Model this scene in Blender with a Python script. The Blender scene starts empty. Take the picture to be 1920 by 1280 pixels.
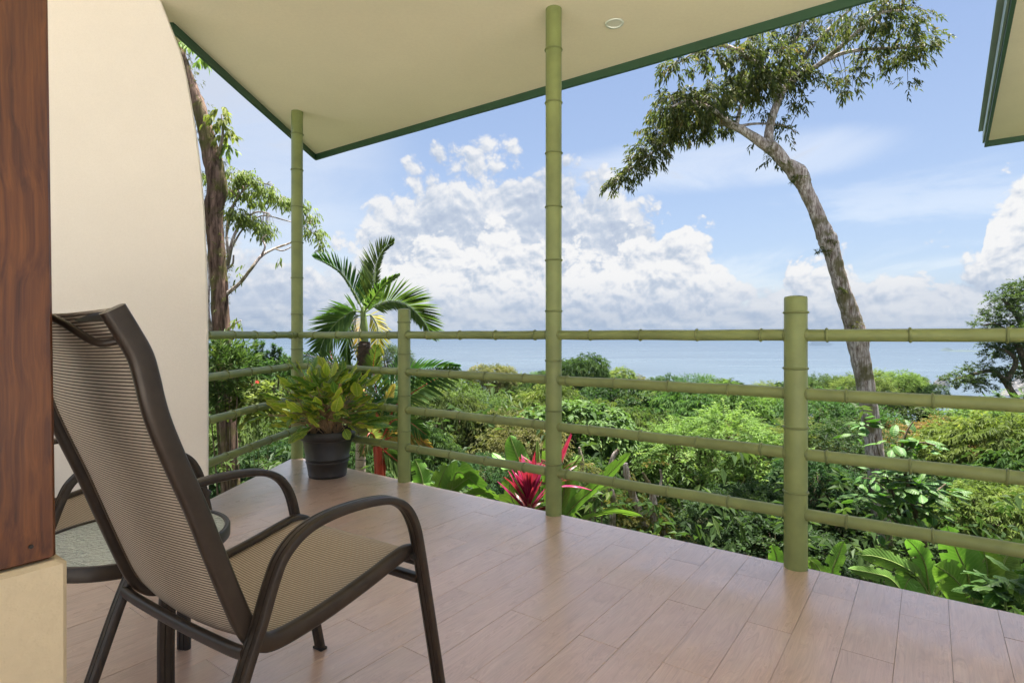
import bpy, math, random
import numpy as np
from mathutils import Vector, Matrix

# ------------------------------------------------------------------ camera, world, sun, exposure
scene = bpy.context.scene
COL = scene.collection
FPX, EYE, HOR = 1067.0, 1.05, 628.0          # focal length in photo pixels, eye height, horizon row
SUN_EL, SUN_AZ = math.radians(76), math.radians(42)   # azimuth clockwise from +y (view direction)

SKY_K, CLOUD_K = 0.05, 0.195

cam_d = bpy.data.cameras.new("camera")
cam = bpy.data.objects.new("camera", cam_d)
COL.objects.link(cam)
cam.location = (0, 0, EYE)
cam.rotation_euler = (math.radians(90), 0, 0)
cam_d.sensor_width = 36
cam_d.lens = FPX / 1920 * 36
cam_d.shift_y = -(640 - HOR) / 1920
cam_d.clip_start = 0.05
cam_d.clip_end = 120000
scene.camera = cam

vs = scene.view_settings
vs.view_transform = 'Standard'
vs.look = 'None'
vs.exposure = 2.3
vs.gamma = 1
vs.use_curve_mapping = False
try:
    scene.cycles.max_bounces = 10
    scene.cycles.diffuse_bounces = 6
    scene.cycles.glossy_bounces = 4
    scene.cycles.transmission_bounces = 6
    scene.cycles.transparent_max_bounces = 12
    scene.cycles.volume_bounces = 1
    scene.cycles.use_denoising = True
    scene.cycles.sample_clamp_indirect = 6
except Exception:
    pass


class NT:
    """tiny helper for node trees"""
    def __init__(s, tree):
        s.t = tree
        s.n = tree.nodes
        s.l = tree.links

    def set(s, sock, v):
        if hasattr(v, 'is_output'):
            s.l.new(v, sock)
        elif v is not None:
            sock.default_value = v

    def m(s, op, a, b=None, c=None, clamp=False):
        x = s.n.new('ShaderNodeMath')
        x.operation = op
        x.use_clamp = clamp
        s.set(x.inputs[0], a)
        if b is not None: s.set(x.inputs[1], b)
        if c is not None: s.set(x.inputs[2], c)
        return x.outputs[0]

    def vm(s, op, a, b=None):
        x = s.n.new('ShaderNodeVectorMath')
        x.operation = op
        s.set(x.inputs[0], a)
        if b is not None: s.set(x.inputs[1], b)
        return x.outputs[0]

    def scale(s, a, k):
        x = s.n.new('ShaderNodeVectorMath')
        x.operation = 'SCALE'
        s.set(x.inputs[0], a)
        x.inputs['Scale'].default_value = k
        return x.outputs[0]

    def noise(s, vec, sc, detail=4, rough=.5, dist=0.0, col=False):
        x = s.n.new('ShaderNodeTexNoise')
        if vec is not None: s.l.new(vec, x.inputs['Vector'])
        x.inputs['Scale'].default_value = sc
        x.inputs['Detail'].default_value = detail
        x.inputs['Roughness'].default_value = rough
        x.inputs['Distortion'].default_value = dist
        return x.outputs['Color' if col else 'Fac']

    def voro(s, vec, sc, detail=0, rough=.5, smooth=.4, feature='SMOOTH_F1', out='Distance', lac=2.0):
        x = s.n.new('ShaderNodeTexVoronoi')
        x.feature = feature
        if vec is not None: s.l.new(vec, x.inputs['Vector'])
        x.inputs['Scale'].default_value = sc
        x.inputs['Detail'].default_value = detail
        x.inputs['Roughness'].default_value = rough
        x.inputs['Lacunarity'].default_value = lac
        if feature == 'SMOOTH_F1':
            x.inputs['Smoothness'].default_value = smooth
        return x.outputs[out]

    def ramp(s, fac, stops, interp='LINEAR'):
        x = s.n.new('ShaderNodeValToRGB')
        x.color_ramp.interpolation = interp
        e = x.color_ramp.elements
        while len(e) < len(stops): e.new(.5)
        for el, (p, c) in zip(e, stops):
            el.position = p
            el.color = (c[0], c[1], c[2], 1) if hasattr(c, '__len__') else (c, c, c, 1)
        s.set(x.inputs['Fac'], fac)
        return x.outputs['Color']

    def mr(s, v, a, b, c=0.0, d=1.0, kind='SMOOTHSTEP'):
        x = s.n.new('ShaderNodeMapRange')
        x.interpolation_type = kind
        s.set(x.inputs['Value'], v)
        for nme, val in (('From Min', a), ('From Max', b), ('To Min', c), ('To Max', d)):
            s.set(x.inputs[nme], val)
        return x.outputs['Result']

    def mix(s, f, a, b, blend='MIX'):
        x = s.n.new('ShaderNodeMix')
        x.data_type = 'RGBA'
        x.blend_type = blend
        x.clamp_factor = True
        s.set(x.inputs[0], f)
        for sock, v in ((x.inputs[6], a), (x.inputs[7], b)):
            if hasattr(v, 'is_output'): s.l.new(v, sock)
            else: sock.default_value = (v[0], v[1], v[2], 1)
        return x.outputs[2]

    def sep(s, v):
        x = s.n.new('ShaderNodeSeparateXYZ')
        s.l.new(v, x.inputs[0])
        return x.outputs

    def comb(s, x_, y_, z_):
        x = s.n.new('ShaderNodeCombineXYZ')
        for k, v in enumerate((x_, y_, z_)): s.set(x.inputs[k], v)
        return x.outputs[0]

    def curve(s, v, pts):
        x = s.n.new('ShaderNodeFloatCurve')
        s.set(x.inputs['Value'], v)
        c = x.mapping.curves[0]
        x.mapping.use_clip = False
        while len(c.points) < len(pts): c.points.new(.5, .5)
        for p, (a, b) in zip(c.points, pts):
            p.location = (a, b)
            p.handle_type = 'AUTO_CLAMPED'
        x.mapping.update()
        return x.outputs[0]


def az_el(u, v):
    a = math.atan((u - 960) / FPX)
    return a, math.atan((HOR - v) / FPX * math.cos(a))


def build_world():
    w = bpy.data.worlds.new("World")
    scene.world = w
    w.use_nodes = True
    N = NT(w.node_tree)
    N.n.clear()
    out = N.n.new('ShaderNodeOutputWorld')
    sky = N.n.new('ShaderNodeTexSky')
    sky.sky_type = 'NISHITA'
    sky.sun_disc = False
    sky.sun_elevation = SUN_EL
    sky.sun_rotation = SUN_AZ
    sky.air_density = 1.0
    sky.dust_density = 1.2
    sky.ozone_density = 1.5
    bg = N.n.new('ShaderNodeBackground')
    bg.inputs['Strength'].default_value = SKY_K
    N.l.new(sky.outputs[0], bg.inputs['Color'])

    tc = N.n.new('ShaderNodeTexCoord')
    d = tc.outputs['Generated']
    x, y, z = N.sep(d)
    az = N.m('ARCTAN2', x, y)
    el = N.m('ARCSINE', z)
    t = N.mr(az, -1.0, 1.0, kind='LINEAR')
    p0 = N.comb(az, N.m('MULTIPLY', el, 1.15), 0.0)

    def noise2(vec, sc, detail, rough, dist=0.0, col=False):
        o_ = N.noise(vec, sc, detail, rough, dist, col)
        o_.node.noise_dimensions = '2D'
        return o_
    warp = noise2(p0, 9.0, 3, .55, col=True)
    p = N.vm('ADD', p0, N.scale(N.vm('SUBTRACT', warp, (.5, .5, .5)), .035))

    def billow(pp):
        o_ = N.voro(pp, 14.0, detail=3.0, rough=.50, smooth=.55, lac=2.4)
        o_.node.voronoi_dimensions = '2D'
        return N.m('SUBTRACT', 1.0, o_)

    def prof(pts):
        out_ = []
        for u, v in pts:
            a, e = az_el(u, v)
            out_.append(((a + 1) / 2, e))
        return out_
    b0 = billow(p)
    b1 = billow(N.vm('ADD', p, (.003, .010, 0)))
    big = noise2(p0, 6.0, 5, .62)
    bigc = N.m('SUBTRACT', big, .5)
    b0c = N.m('SUBTRACT', N.m('MINIMUM', b0, .68), .41)
    relief = N.m('SUBTRACT', b0, b1)

    def layer(pts, amp, soft, k, base, bigk):
        h = N.curve(t, pts)
        f = N.m('ADD', N.m('SUBTRACT', h, el), N.m('MULTIPLY', b0c, amp))
        f = N.m('ADD', f, N.m('MULTIPLY', bigc, amp * .25))
        alpha = N.m('MULTIPLY', N.mr(f, 0.0, soft), N.mr(N.m('SUBTRACT', h, el), -.030, -.014))
        sh = N.m('MULTIPLY', relief, k)
        top = N.mr(f, 0.0, .10, .26, -.06, 'LINEAR')
        sh = N.m('ADD', N.m('ADD', sh, top), N.m('MULTIPLY', bigc, bigk))
        return alpha, N.m('ADD', sh, base, clamp=True), f

    back_pts = prof([(100, 400), (420, 430), (560, 440), (640, 440), (690, 375), (740, 320), (790, 278), (870, 250),
                     (960, 264), (1040, 285), (1110, 285), (1180, 330), (1260, 420), (1340, 500), (1440, 560), (1900, 580)])
    front_pts = prof([(100, 575), (560, 560), (660, 505), (760, 440), (850, 405), (930, 395), (1000, 440), (1075, 445),
                      (1130, 430), (1200, 415), (1285, 400), (1340, 440), (1375, 500), (1425, 535), (1480, 480),
                      (1560, 465), (1650, 485), (1750, 458), (1810, 450), (1920, 425)])
    right_pts = prof([(100, 640), (1700, 640), (1825, 600), (1838, 430), (1850, 350), (1875, 310), (1920, 285), (2150, 300)])
    a_back, s_back, f_back = layer(back_pts, .105, .034, 1.3, .60, 1.2)
    a_front, s_front, f_front = layer(front_pts, .09, .022, 1.5, .70, 1.0)
    a_right, s_right, f_right = layer(right_pts, .08, .018, 1.5, .68, 1.0)
    cr = [(0.0, (.50, .58, .72)), (.35, (.62, .69, .80)), (.62, (.82, .85, .905)), (.9, (.985, .985, .985))]
    crb = [(0.0, (.50, .58, .73)), (.4, (.60, .675, .80)), (.7, (.76, .805, .885)), (1.0, (.93, .94, .96))]
    c_back = N.ramp(s_back, crb)
    c_front = N.ramp(s_front, cr)
    c_right = N.ramp(s_right, cr)

    st = N.comb(az, N.m('MULTIPLY', el, 4.2), 0.0)
    w1 = noise2(st, 2.2, 6, .6, .5)
    veil = N.mr(az, -.08, -.40, 0.0, .88)
    a1, e1 = az_el(1330, 308)
    da = N.m('DIVIDE', N.m('SUBTRACT', az, a1), .30)
    de = N.m('DIVIDE', N.m('SUBTRACT', el, e1), .050)
    r2 = N.m('ADD', N.m('MULTIPLY', da, da), N.m('MULTIPLY', de, de))
    wis = N.m('MULTIPLY', N.mr(r2, 1.3, .05), N.mr(w1, .28, .56, .45, 1.0))
    soft_low = N.m('MULTIPLY', N.mr(el, .32, .12), N.mr(w1, .38, .66, .12, .85))
    wis = N.m('MAXIMUM', N.m('MULTIPLY', wis, 1.0), soft_low)
    wis = N.m('MAXIMUM', wis, N.m('MULTIPLY', veil, N.mr(w1, .25, .65, .55, 1.0)))
    wis0 = wis
    wis = N.m('MAXIMUM', wis, .72)

    cb = N.n.new('ShaderNodeBackground')
    cb.inputs['Strength'].default_value = CLOUD_K
    hz = N.ramp(N.mr(el, 0.0, .13, kind='LINEAR'), [(0.0, (.33, .41, .565)), (.2, (.39, .48, .64)), (.45, (.50, .585, .74)), (1.0, (.60, .67, .79))])
    streak = noise2(N.comb(az, N.m('MULTIPLY', el, 12.0), 0.0), 3.2, 5, .6, .3)
    hz = N.mix(N.mr(streak, .42, .70, 0.0, .6), hz, (.72, .765, .84))
    low = N.mr(el, .105, .03, 0.0, .86)
    thin = N.mix(N.mr(el, .10, .45, kind='LINEAR'), (.45, .57, .79), (.32, .435, .71))
    col = N.mix(a_back, N.mix(N.mr(wis0, .05, .75), thin, (.70, .75, .85)), c_back)
    col = N.mix(a_front, col, c_front)
    alpha = N.m('MAXIMUM', a_back, a_front)
    col = N.mix(a_right, col, c_right)
    alpha = N.m('MAXIMUM', alpha, a_right)
    total = N.m('ADD', alpha, N.m('MULTIPLY', wis, N.m('SUBTRACT', 1.0, alpha)), clamp=True)
    lowm = N.m('MULTIPLY', low, N.mr(f_front, -.02, .07, 1.0, .62))
    col = N.mix(lowm, col, hz)
    total = N.m('MAXIMUM', total, N.mr(el, .12, .02, 0.0, .98))
    N.l.new(col, cb.inputs['Color'])
    ms = N.n.new('ShaderNodeMixShader')
    N.l.new(total, ms.inputs[0])
    N.l.new(bg.outputs[0], ms.inputs[1])
    N.l.new(cb.outputs[0], ms.inputs[2])
    # the rest of the sky: the same blue with the same kind of broken cloud, coarser
    cb2 = N.n.new('ShaderNodeBackground')
    cb2.inputs['Strength'].default_value = CLOUD_K
    cb2.inputs['Color'].default_value = (.74, .79, .865, 1)
    nz = N.noise(d, 2.4, 3, .55)
    f2 = N.m('MAXIMUM', N.mr(nz, .46, .60, .16, .9), N.mr(el, .40, .05, 0.0, .85))
    ms2 = N.n.new('ShaderNodeMixShader')
    N.l.new(f2, ms2.inputs[0])
    N.l.new(bg.outputs[0], ms2.inputs[1])
    N.l.new(cb2.outputs[0], ms2.inputs[2])
    inside = N.m('MULTIPLY', N.mr(N.m('ABSOLUTE', az), 1.25, 1.1), N.m('MULTIPLY', N.mr(el, .60, .50), N.mr(el, -.02, -.005)))
    ms3 = N.n.new('ShaderNodeMixShader')
    N.l.new(inside, ms3.inputs[0])
    N.l.new(ms2.outputs[0], ms3.inputs[1])
    N.l.new(ms.outputs[0], ms3.inputs[2])
    N.l.new(ms3.outputs[0], out.inputs[0])
    w.cycles.sampling_method = 'MANUAL'
    w.cycles.sample_map_resolution = 512


build_world()

sun_d = bpy.data.lights.new("sun", 'SUN')
sun_d.energy = 5.0
sun_d.angle = math.radians(6)
sun_d.color = (1.0, .955, .88)
sun = bpy.data.objects.new("sun", sun_d)
COL.objects.link(sun)
sdir = Vector((math.sin(SUN_AZ) * math.cos(SUN_EL), math.cos(SUN_AZ) * math.cos(SUN_EL), math.sin(SUN_EL)))
sun.rotation_euler = sdir.to_track_quat('Z', 'Y').to_euler()
sun.location = (0, -5, 30)


# ------------------------------------------------------------------ helpers
def tag(o, label=None, cat=None, group=None, kind=None):
    if label: o['label'] = label
    if cat: o['category'] = cat
    if group: o['group'] = group
    if kind: o['kind'] = kind
    return o


def link(name, data, parent=None, loc=None, rot=None):
    o = bpy.data.objects.new(name, data)
    COL.objects.link(o)
    if parent is not None: o.parent = parent
    if loc is not None: o.location = loc
    if rot is not None: o.rotation_euler = rot
    return o


def empty(name, loc=(0, 0, 0), rz=0.0):
    o = link(name, None, None, loc, (0, 0, rz))
    o.empty_display_size = .1
    return o


def mesh(name, v, f, mat=None, smooth=False, tone=None, uv=None):
    me = bpy.data.meshes.new(name)
    me.from_pydata([tuple(p) for p in v] if not isinstance(v, np.ndarray) else v.tolist(), [], f if not isinstance(f, np.ndarray) else f.tolist())
    if mat: me.materials.append(mat)
    if smooth: me.polygons.foreach_set('use_smooth', [True] * len(me.polygons))
    if tone is not None:
        a = me.attributes.new('tone', 'FLOAT', 'POINT')
        a.data.foreach_set('value', np.asarray(tone, dtype=np.float32))
    if uv is not None:
        l = me.uv_layers.new(name='UVMap')
        idx = np.zeros(len(me.loops), dtype=np.int32)
        me.loops.foreach_get('vertex_index', idx)
        l.data.foreach_set('uv', np.asarray(uv, dtype=np.float32)[idx].ravel())
    me.update()
    return me


def P(u, v, d):
    """world point seen at photo pixel (u, v) at depth d"""
    return Vector(((u - 960) / FPX * d, d, EYE + (HOR - v) / FPX * d))


class MB:
    def __init__(s):
        s.v, s.f = [], []

    def add(s, v, f):
        o = len(s.v)
        s.v += [tuple(p) for p in v]
        s.f += [tuple(i + o for i in q) for q in f]
        return s

    def box(s, c, d, rz=0.0, bev=0.0):
        hx, hy, hz = d[0] / 2, d[1] / 2, d[2] / 2
        R = Matrix.Rotation(rz, 3, 'Z')
        C = Vector(c)
        if bev <= 0:
            v = [C + R @ Vector((x * hx, y * hy, z * hz)) for z in (-1, 1) for x, y in ((-1, -1), (1, -1), (1, 1), (-1, 1))]
            return s.add(v, [(3, 2, 1, 0), (4, 5, 6, 7), (0, 1, 5, 4), (1, 2, 6, 5), (2, 3, 7, 6), (3, 0, 4, 7)])
        b = bev
        ring = [(-hx + b, -hy), (hx - b, -hy), (hx, -hy + b), (hx, hy - b), (hx - b, hy), (-hx + b, hy), (-hx, hy - b), (-hx, -hy + b)]
        zs = [(-hz, 1 - b / min(hx, hy)), (-hz + b, 1), (hz - b, 1), (hz, 1 - b / min(hx, hy))]
        v = []
        for z, k in zs:
            for x, y in ring: v.append(C + R @ Vector((x * k, y * k, z)))
        f = [tuple(reversed(range(8)))]
        for r in range(3):
            for i in range(8):
                j = (i + 1) % 8
                f.append((r * 8 + i, r * 8 + j, r * 8 + 8 + j, r * 8 + 8 + i))
        f.append(tuple(24 + i for i in range(8)))
        return s.add(v, f)

    def lathe(s, prof, c=(0, 0, 0), n=32, capb=True, capt=True):
        C = Vector(c)
        v, f = [], []
        for r, z in prof:
            for i in range(n):
                a = 2 * math.pi * i / n
                v.append(C + Vector((r * math.cos(a), r * math.sin(a), z)))
        for k in range(len(prof) - 1):
            for i in range(n):
                j = (i + 1) % n
                f.append((k * n + i, k * n + j, (k + 1) * n + j, (k + 1) * n + i))
        if capb: f.append(tuple(reversed(range(n))))
        if capt: f.append(tuple((len(prof) - 1) * n + i for i in range(n)))
        return s.add(v, f)

    def tube(s, pts, rad, n=10, cap=True, jit=0.0, rng=None):
        pts = [Vector(p) for p in pts]
        if not hasattr(rad, '__len__'): rad = [rad] * len(pts)
        v, f = [], []
        T0 = (pts[1] - pts[0]).normalized()
        U = T0.cross(Vector((0, 0, 1)))
        if U.length < .1: U = T0.cross(Vector((0, 1, 0)))
        U.normalize()
        for k, p in enumerate(pts):
            if k == 0: T = pts[1] - pts[0]
            elif k == len(pts) - 1: T = pts[-1] - pts[-2]
            else: T = pts[k + 1] - pts[k - 1]
            T.normalize()
            U = (U - T * U.dot(T)).normalized()
            W = T.cross(U)
            for i in range(n):
                a = 2 * math.pi * i / n
                r = rad[k] * (1 + (rng.uniform(-jit, jit) if rng else 0))
                v.append(p + (U * math.cos(a) + W * math.sin(a)) * r)
        for k in range(len(pts) - 1):
            for i in range(n):
                j = (i + 1) % n
                f.append((k * n + i, k * n + j, (k + 1) * n + j, (k + 1) * n + i))
        if cap:
            f.append(tuple(reversed(range(n))))
            f.append(tuple((len(pts) - 1) * n + i for i in range(n)))
        return s.add(v, f)

    def sweep(s, pts, side, section, cap=True):
        """pts in a plane whose normal is side; section = [(a along side, b along in-plane normal)]"""
        pts = [Vector(p) for p in pts]
        S = Vector(side).normalized()
        n = len(section)
        v, f = [], []
        for k, p in enumerate(pts):
            if k == 0: T = pts[1] - pts[0]
            elif k == len(pts) - 1: T = pts[-1] - pts[-2]
            else: T = (pts[k + 1] - p).normalized() + (p - pts[k - 1]).normalized()
            T.normalize()
            W = T.cross(S).normalized()
            for a, b in section: v.append(p + S * a + W * b)
        for k in range(len(pts) - 1):
            for i in range(n):
                j = (i + 1) % n
                f.append((k * n + i, k * n + j, (k + 1) * n + j, (k + 1) * n + i))
        if cap:
            f.append(tuple(reversed(range(n))))
            f.append(tuple((len(pts) - 1) * n + i for i in range(n)))
        return s.add(v, f)

    def obj(s, name, mat, parent=None, smooth=False, loc=None):
        me = mesh(name, s.v, s.f, mat, False)
        if smooth: auto_smooth(me, smooth if smooth is not True else 40)
        return link(name, me, parent, loc)


def auto_smooth(me, deg=40):
    me.polygons.foreach_set('use_smooth', [True] * len(me.polygons))
    try:
        me.set_sharp_from_angle(angle=math.radians(deg))
    except Exception:
        pass


def spline(pts, n=8):
    """Catmull-Rom through pts"""
    pts = [Vector(p) for p in pts]
    out = []
    for i in range(len(pts) - 1):
        p0 = pts[i - 1] if i > 0 else pts[i] * 2 - pts[i + 1]
        p1, p2 = pts[i], pts[i + 1]
        p3 = pts[i + 2] if i + 2 < len(pts) else pts[i + 1] * 2 - pts[i]
        for k in range(n):
            t = k / n
            out.append(.5 * ((2 * p1) + (p2 - p0) * t + (2 * p0 - 5 * p1 + 4 * p2 - p3) * t * t + (3 * p1 - p0 - 3 * p2 + p3) * t ** 3))
    out.append(pts[-1])
    return out


# ------------------------------------------------------------------ materials
def newmat(name):
    m = bpy.data.materials.new(name)
    m.use_nodes = True
    N = NT(m.node_tree)
    b = N.n.get('Principled BSDF')
    return m, N, b


def objcoord(N, rnd=True):
    tc = N.n.new('ShaderNodeTexCoord')
    if not rnd: return tc.outputs['Object']
    oi = N.n.new('ShaderNodeObjectInfo')
    r = N.m('MULTIPLY', oi.outputs['Random'], 37.0)
    return N.vm('ADD', tc.outputs['Object'], N.comb(r, r, r))


def bump(N, b, h, strength=.3, dist=.01):
    x = N.n.new('ShaderNodeBump')
    x.inputs['Strength'].default_value = strength
    x.inputs['Distance'].default_value = dist
    N.l.new(h, x.inputs['Height'])
    N.l.new(x.outputs[0], b.inputs['Normal'])


def m_paint(name, c, rough=.45, var=.12, scale=6, bmp=.05, spec=.5):
    m, N, b = newmat(name)
    co = objcoord(N)
    n = N.noise(co, scale, 6, .6)
    c2 = tuple(x * (1 - var) for x in c)
    c1 = tuple(min(1, x * (1 + var)) for x in c)
    N.l.new(N.ramp(n, [(.3, c2), (.7, c1)]), b.inputs['Base Color'])
    b.inputs['Roughness'].default_value = rough
    b.inputs['Specular IOR Level'].default_value = spec
    bump(N, b, N.noise(co, 90, 4, .6), bmp, .004)
    return m


def m_stucco(name, c, bmp=.25, sc=120):
    m, N, b = newmat(name)
    co = objcoord(N, False)
    n = N.noise(co, 1.4, 5, .6)
    fine = N.noise(co, sc, 3, .6)
    base = N.ramp(n, [(.3, tuple(x * .94 for x in c)), (.7, c)])
    N.l.new(N.mix(N.mr(fine, .35, .65, 0.0, .10), base, tuple(x * .72 for x in c)), b.inputs['Base Color'])
    b.inputs['Roughness'].default_value = .85
    b.inputs['Specular IOR Level'].default_value = .2
    h = N.m('ADD', N.m('MULTIPLY', fine, .6), N.noise(co, sc * .22, 4, .6))
    h = N.m('ADD', h, N.m('MULTIPLY', N.noise(co, 5.0, 4, .6), 2.5))
    bump(N, b, h, bmp, .004)
    return m


def m_plank():
    m, N, b = newmat('wood_look_tile')
    tc = N.n.new('ShaderNodeTexCoord')
    oi = N.n.new('ShaderNodeObjectInfo')
    rnd = oi.outputs['Random']
    x, y, z = N.sep(tc.outputs['Object'])
    off = N.m('MULTIPLY', rnd, 61.0)
    co = N.comb(N.m('MULTIPLY', N.m('ADD', x, off), 1.0), N.m('MULTIPLY', N.m('ADD', y, off), 7.0), z)
    warp = N.noise(co, 1.6, 2, .5)
    co2 = N.comb(N.m('MULTIPLY', N.m('ADD', x, off), .9), N.m('ADD', N.m('MULTIPLY', y, 16.0), N.m('MULTIPLY', warp, 5.5)), off)
    grain = N.noise(co2, 6.0, 9, .68, .4)
    fine = N.noise(N.comb(N.m('MULTIPLY', x, 5.0), N.m('MULTIPLY', N.m('ADD', y, off), 190.0), off), 1.0, 4, .65)
    cloud = N.noise(N.comb(N.m('ADD', x, off), N.m('MULTIPLY', y, 2.0), off), 3.0, 4, .6)
    c = N.ramp(grain, [(.28, (.42, .265, .195)), (.45, (.60, .40, .315)), (.60, (.68, .48, .385)), (.8, (.75, .57, .475))])
    c = N.mix(N.mr(fine, .40, .62, .20, 0.0), c, (.24, .13, .09))
    c = N.mix(N.mr(cloud, .45, .75, 0.0, .4), c, (.50, .39, .34))
    tint = N.ramp(rnd, [(0, (.94, .93, .92)), (.5, (1, 1, 1)), (1, (1.05, 1.04, 1.03))])
    c = N.mix(1.0, c, tint, 'MULTIPLY')
    N.l.new(c, b.inputs['Base Color'])
    r = N.m('ADD', N.mr(cloud, .3, .7, .24, .34), N.mr(grain, .3, .7, .07, -.02))
    N.l.new(r, b.inputs['Roughness'])
    b.inputs['Specular IOR Level'].default_value = .62
    b.inputs['Coat Weight'].default_value = 1.0
    b.inputs['Coat IOR'].default_value = 2.0
    b.inputs['Coat Roughness'].default_value = .30
    h = N.m('ADD', N.m('MULTIPLY', fine, .5), grain)
    bump(N, b, h, .22, .0016)
    return m


def m_wood_beam():
    m, N, b = newmat('varnished_wood')
    co = objcoord(N, False)
    x, y, z = N.sep(co)
    wv = N.noise(N.comb(N.m('MULTIPLY', x, 1.5), N.m('MULTIPLY', y, 1.5), N.m('MULTIPLY', z, 1.1)), 2.5, 3, .5)
    q = N.comb(N.m('ADD', N.m('MULTIPLY', x, 60.0), N.m('MULTIPLY', wv, 6.0)), N.m('MULTIPLY', y, 60.0), N.m('MULTIPLY', z, 1.3))
    g = N.noise(q, 1.5, 8, .6, .3)
    c = N.ramp(g, [(.28, (.026, .008, .004)), (.42, (.070, .020, .007)), (.56, (.115, .036, .010)), (.72, (.17, .060, .016))])
    kn = N.voro(N.comb(N.m('MULTIPLY', x, 9.0), N.m('MULTIPLY', y, 9.0), N.m('MULTIPLY', z, 3.6)), 1.0, feature='F1')
    c = N.mix(N.mr(kn, .10, .045), c, (.03, .009, .004))
    N.l.new(c, b.inputs['Base Color'])
    b.inputs['Roughness'].default_value = .38
    bump(N, b, g, .12, .004)
    return m


def m_sling():
    m, N, b = newmat('woven_sling')
    tc = N.n.new('ShaderNodeTexCoord')
    u, v, _ = N.sep(tc.outputs['UV'])
    # v runs along the seat in metres, u across in metres
    s = N.m('SINE', N.m('MULTIPLY', v, 2 * math.pi / .0068))
    d = N.m('SINE', N.m('MULTIPLY', u, 2 * math.pi / .0042))
    d = N.m('MULTIPLY', d, .18)
    s2 = N.m('ADD', s, d)
    n = N.noise(N.comb(N.m('MULTIPLY', u, 60.0), N.m('MULTIPLY', v, 700.0), 0.0), 1.0, 2, .5)
    geo = N.n.new('ShaderNodeNewGeometry')
    front = (N.m('SUBTRACT', 1.0, geo.outputs['Backfacing']))
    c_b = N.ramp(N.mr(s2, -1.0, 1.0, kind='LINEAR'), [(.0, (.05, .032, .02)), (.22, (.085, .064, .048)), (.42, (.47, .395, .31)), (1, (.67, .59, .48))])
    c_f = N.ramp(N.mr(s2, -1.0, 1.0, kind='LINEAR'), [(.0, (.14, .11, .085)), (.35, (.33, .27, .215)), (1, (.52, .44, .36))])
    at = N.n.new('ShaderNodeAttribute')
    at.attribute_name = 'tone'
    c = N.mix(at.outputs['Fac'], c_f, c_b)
    c = N.mix(N.mr(n, .3, .7, 0.0, .22), c, (.12, .08, .05))
    N.l.new(c, b.inputs['Base Color'])
    b.inputs['Roughness'].default_value = .7
    bump(N, b, s2, .35, .0012)
    return m


def m_metal_frame():
    m, N, b = newmat('bronze_frame')
    co = objcoord(N)
    n = N.noise(co, 25, 6, .6)
    N.l.new(N.ramp(n, [(.3, (.026, .018, .013)), (.7, (.042, .030, .022))]), b.inputs['Base Color'])
    b.inputs['Roughness'].default_value = .36
    b.inputs['Metallic'].default_value = .25
    bump(N, b, N.noise(co, 260, 3, .6), .06, .002)
    return m


def m_rippled_glass():
    m, N, b = newmat('rippled_glass')
    co = objcoord(N, False)
    b.inputs['Base Color'].default_value = (.84, .92, .90, 1)
    b.inputs['Roughness'].default_value = .06
    b.inputs['Transmission Weight'].default_value = .22
    b.inputs['IOR'].default_value = 1.5
    h = N.m('ADD', N.voro(co, 85, 1, smooth=.6), N.noise(co, 120, 3, .6))
    bump(N, b, h, 1.0, .012)
    return m


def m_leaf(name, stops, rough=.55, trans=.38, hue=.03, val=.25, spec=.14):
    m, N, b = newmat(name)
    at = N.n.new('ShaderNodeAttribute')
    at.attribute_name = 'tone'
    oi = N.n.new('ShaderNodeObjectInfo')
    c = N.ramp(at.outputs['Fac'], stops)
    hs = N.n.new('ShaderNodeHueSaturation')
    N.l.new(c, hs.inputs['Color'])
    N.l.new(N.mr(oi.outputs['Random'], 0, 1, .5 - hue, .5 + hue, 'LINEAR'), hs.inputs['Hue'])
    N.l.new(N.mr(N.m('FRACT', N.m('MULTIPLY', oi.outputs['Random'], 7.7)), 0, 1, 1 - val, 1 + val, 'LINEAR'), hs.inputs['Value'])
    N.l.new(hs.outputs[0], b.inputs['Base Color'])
    b.inputs['Roughness'].default_value = rough
    b.inputs['Specular IOR Level'].default_value = spec
    tr = N.n.new('ShaderNodeBsdfTranslucent')
    tcx = N.mix(1.0, hs.outputs[0], (1.25, 1.35, .7), 'MULTIPLY')
    N.l.new(tcx, tr.inputs['Color'])
    ms = N.n.new('ShaderNodeMixShader')
    ms.inputs[0].default_value = trans
    N.l.new(b.outputs[0], ms.inputs[1])
    N.l.new(tr.outputs[0], ms.inputs[2])
    N.l.new(ms.outputs[0], N.n['Material Output'].inputs[0])
    return m


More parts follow.
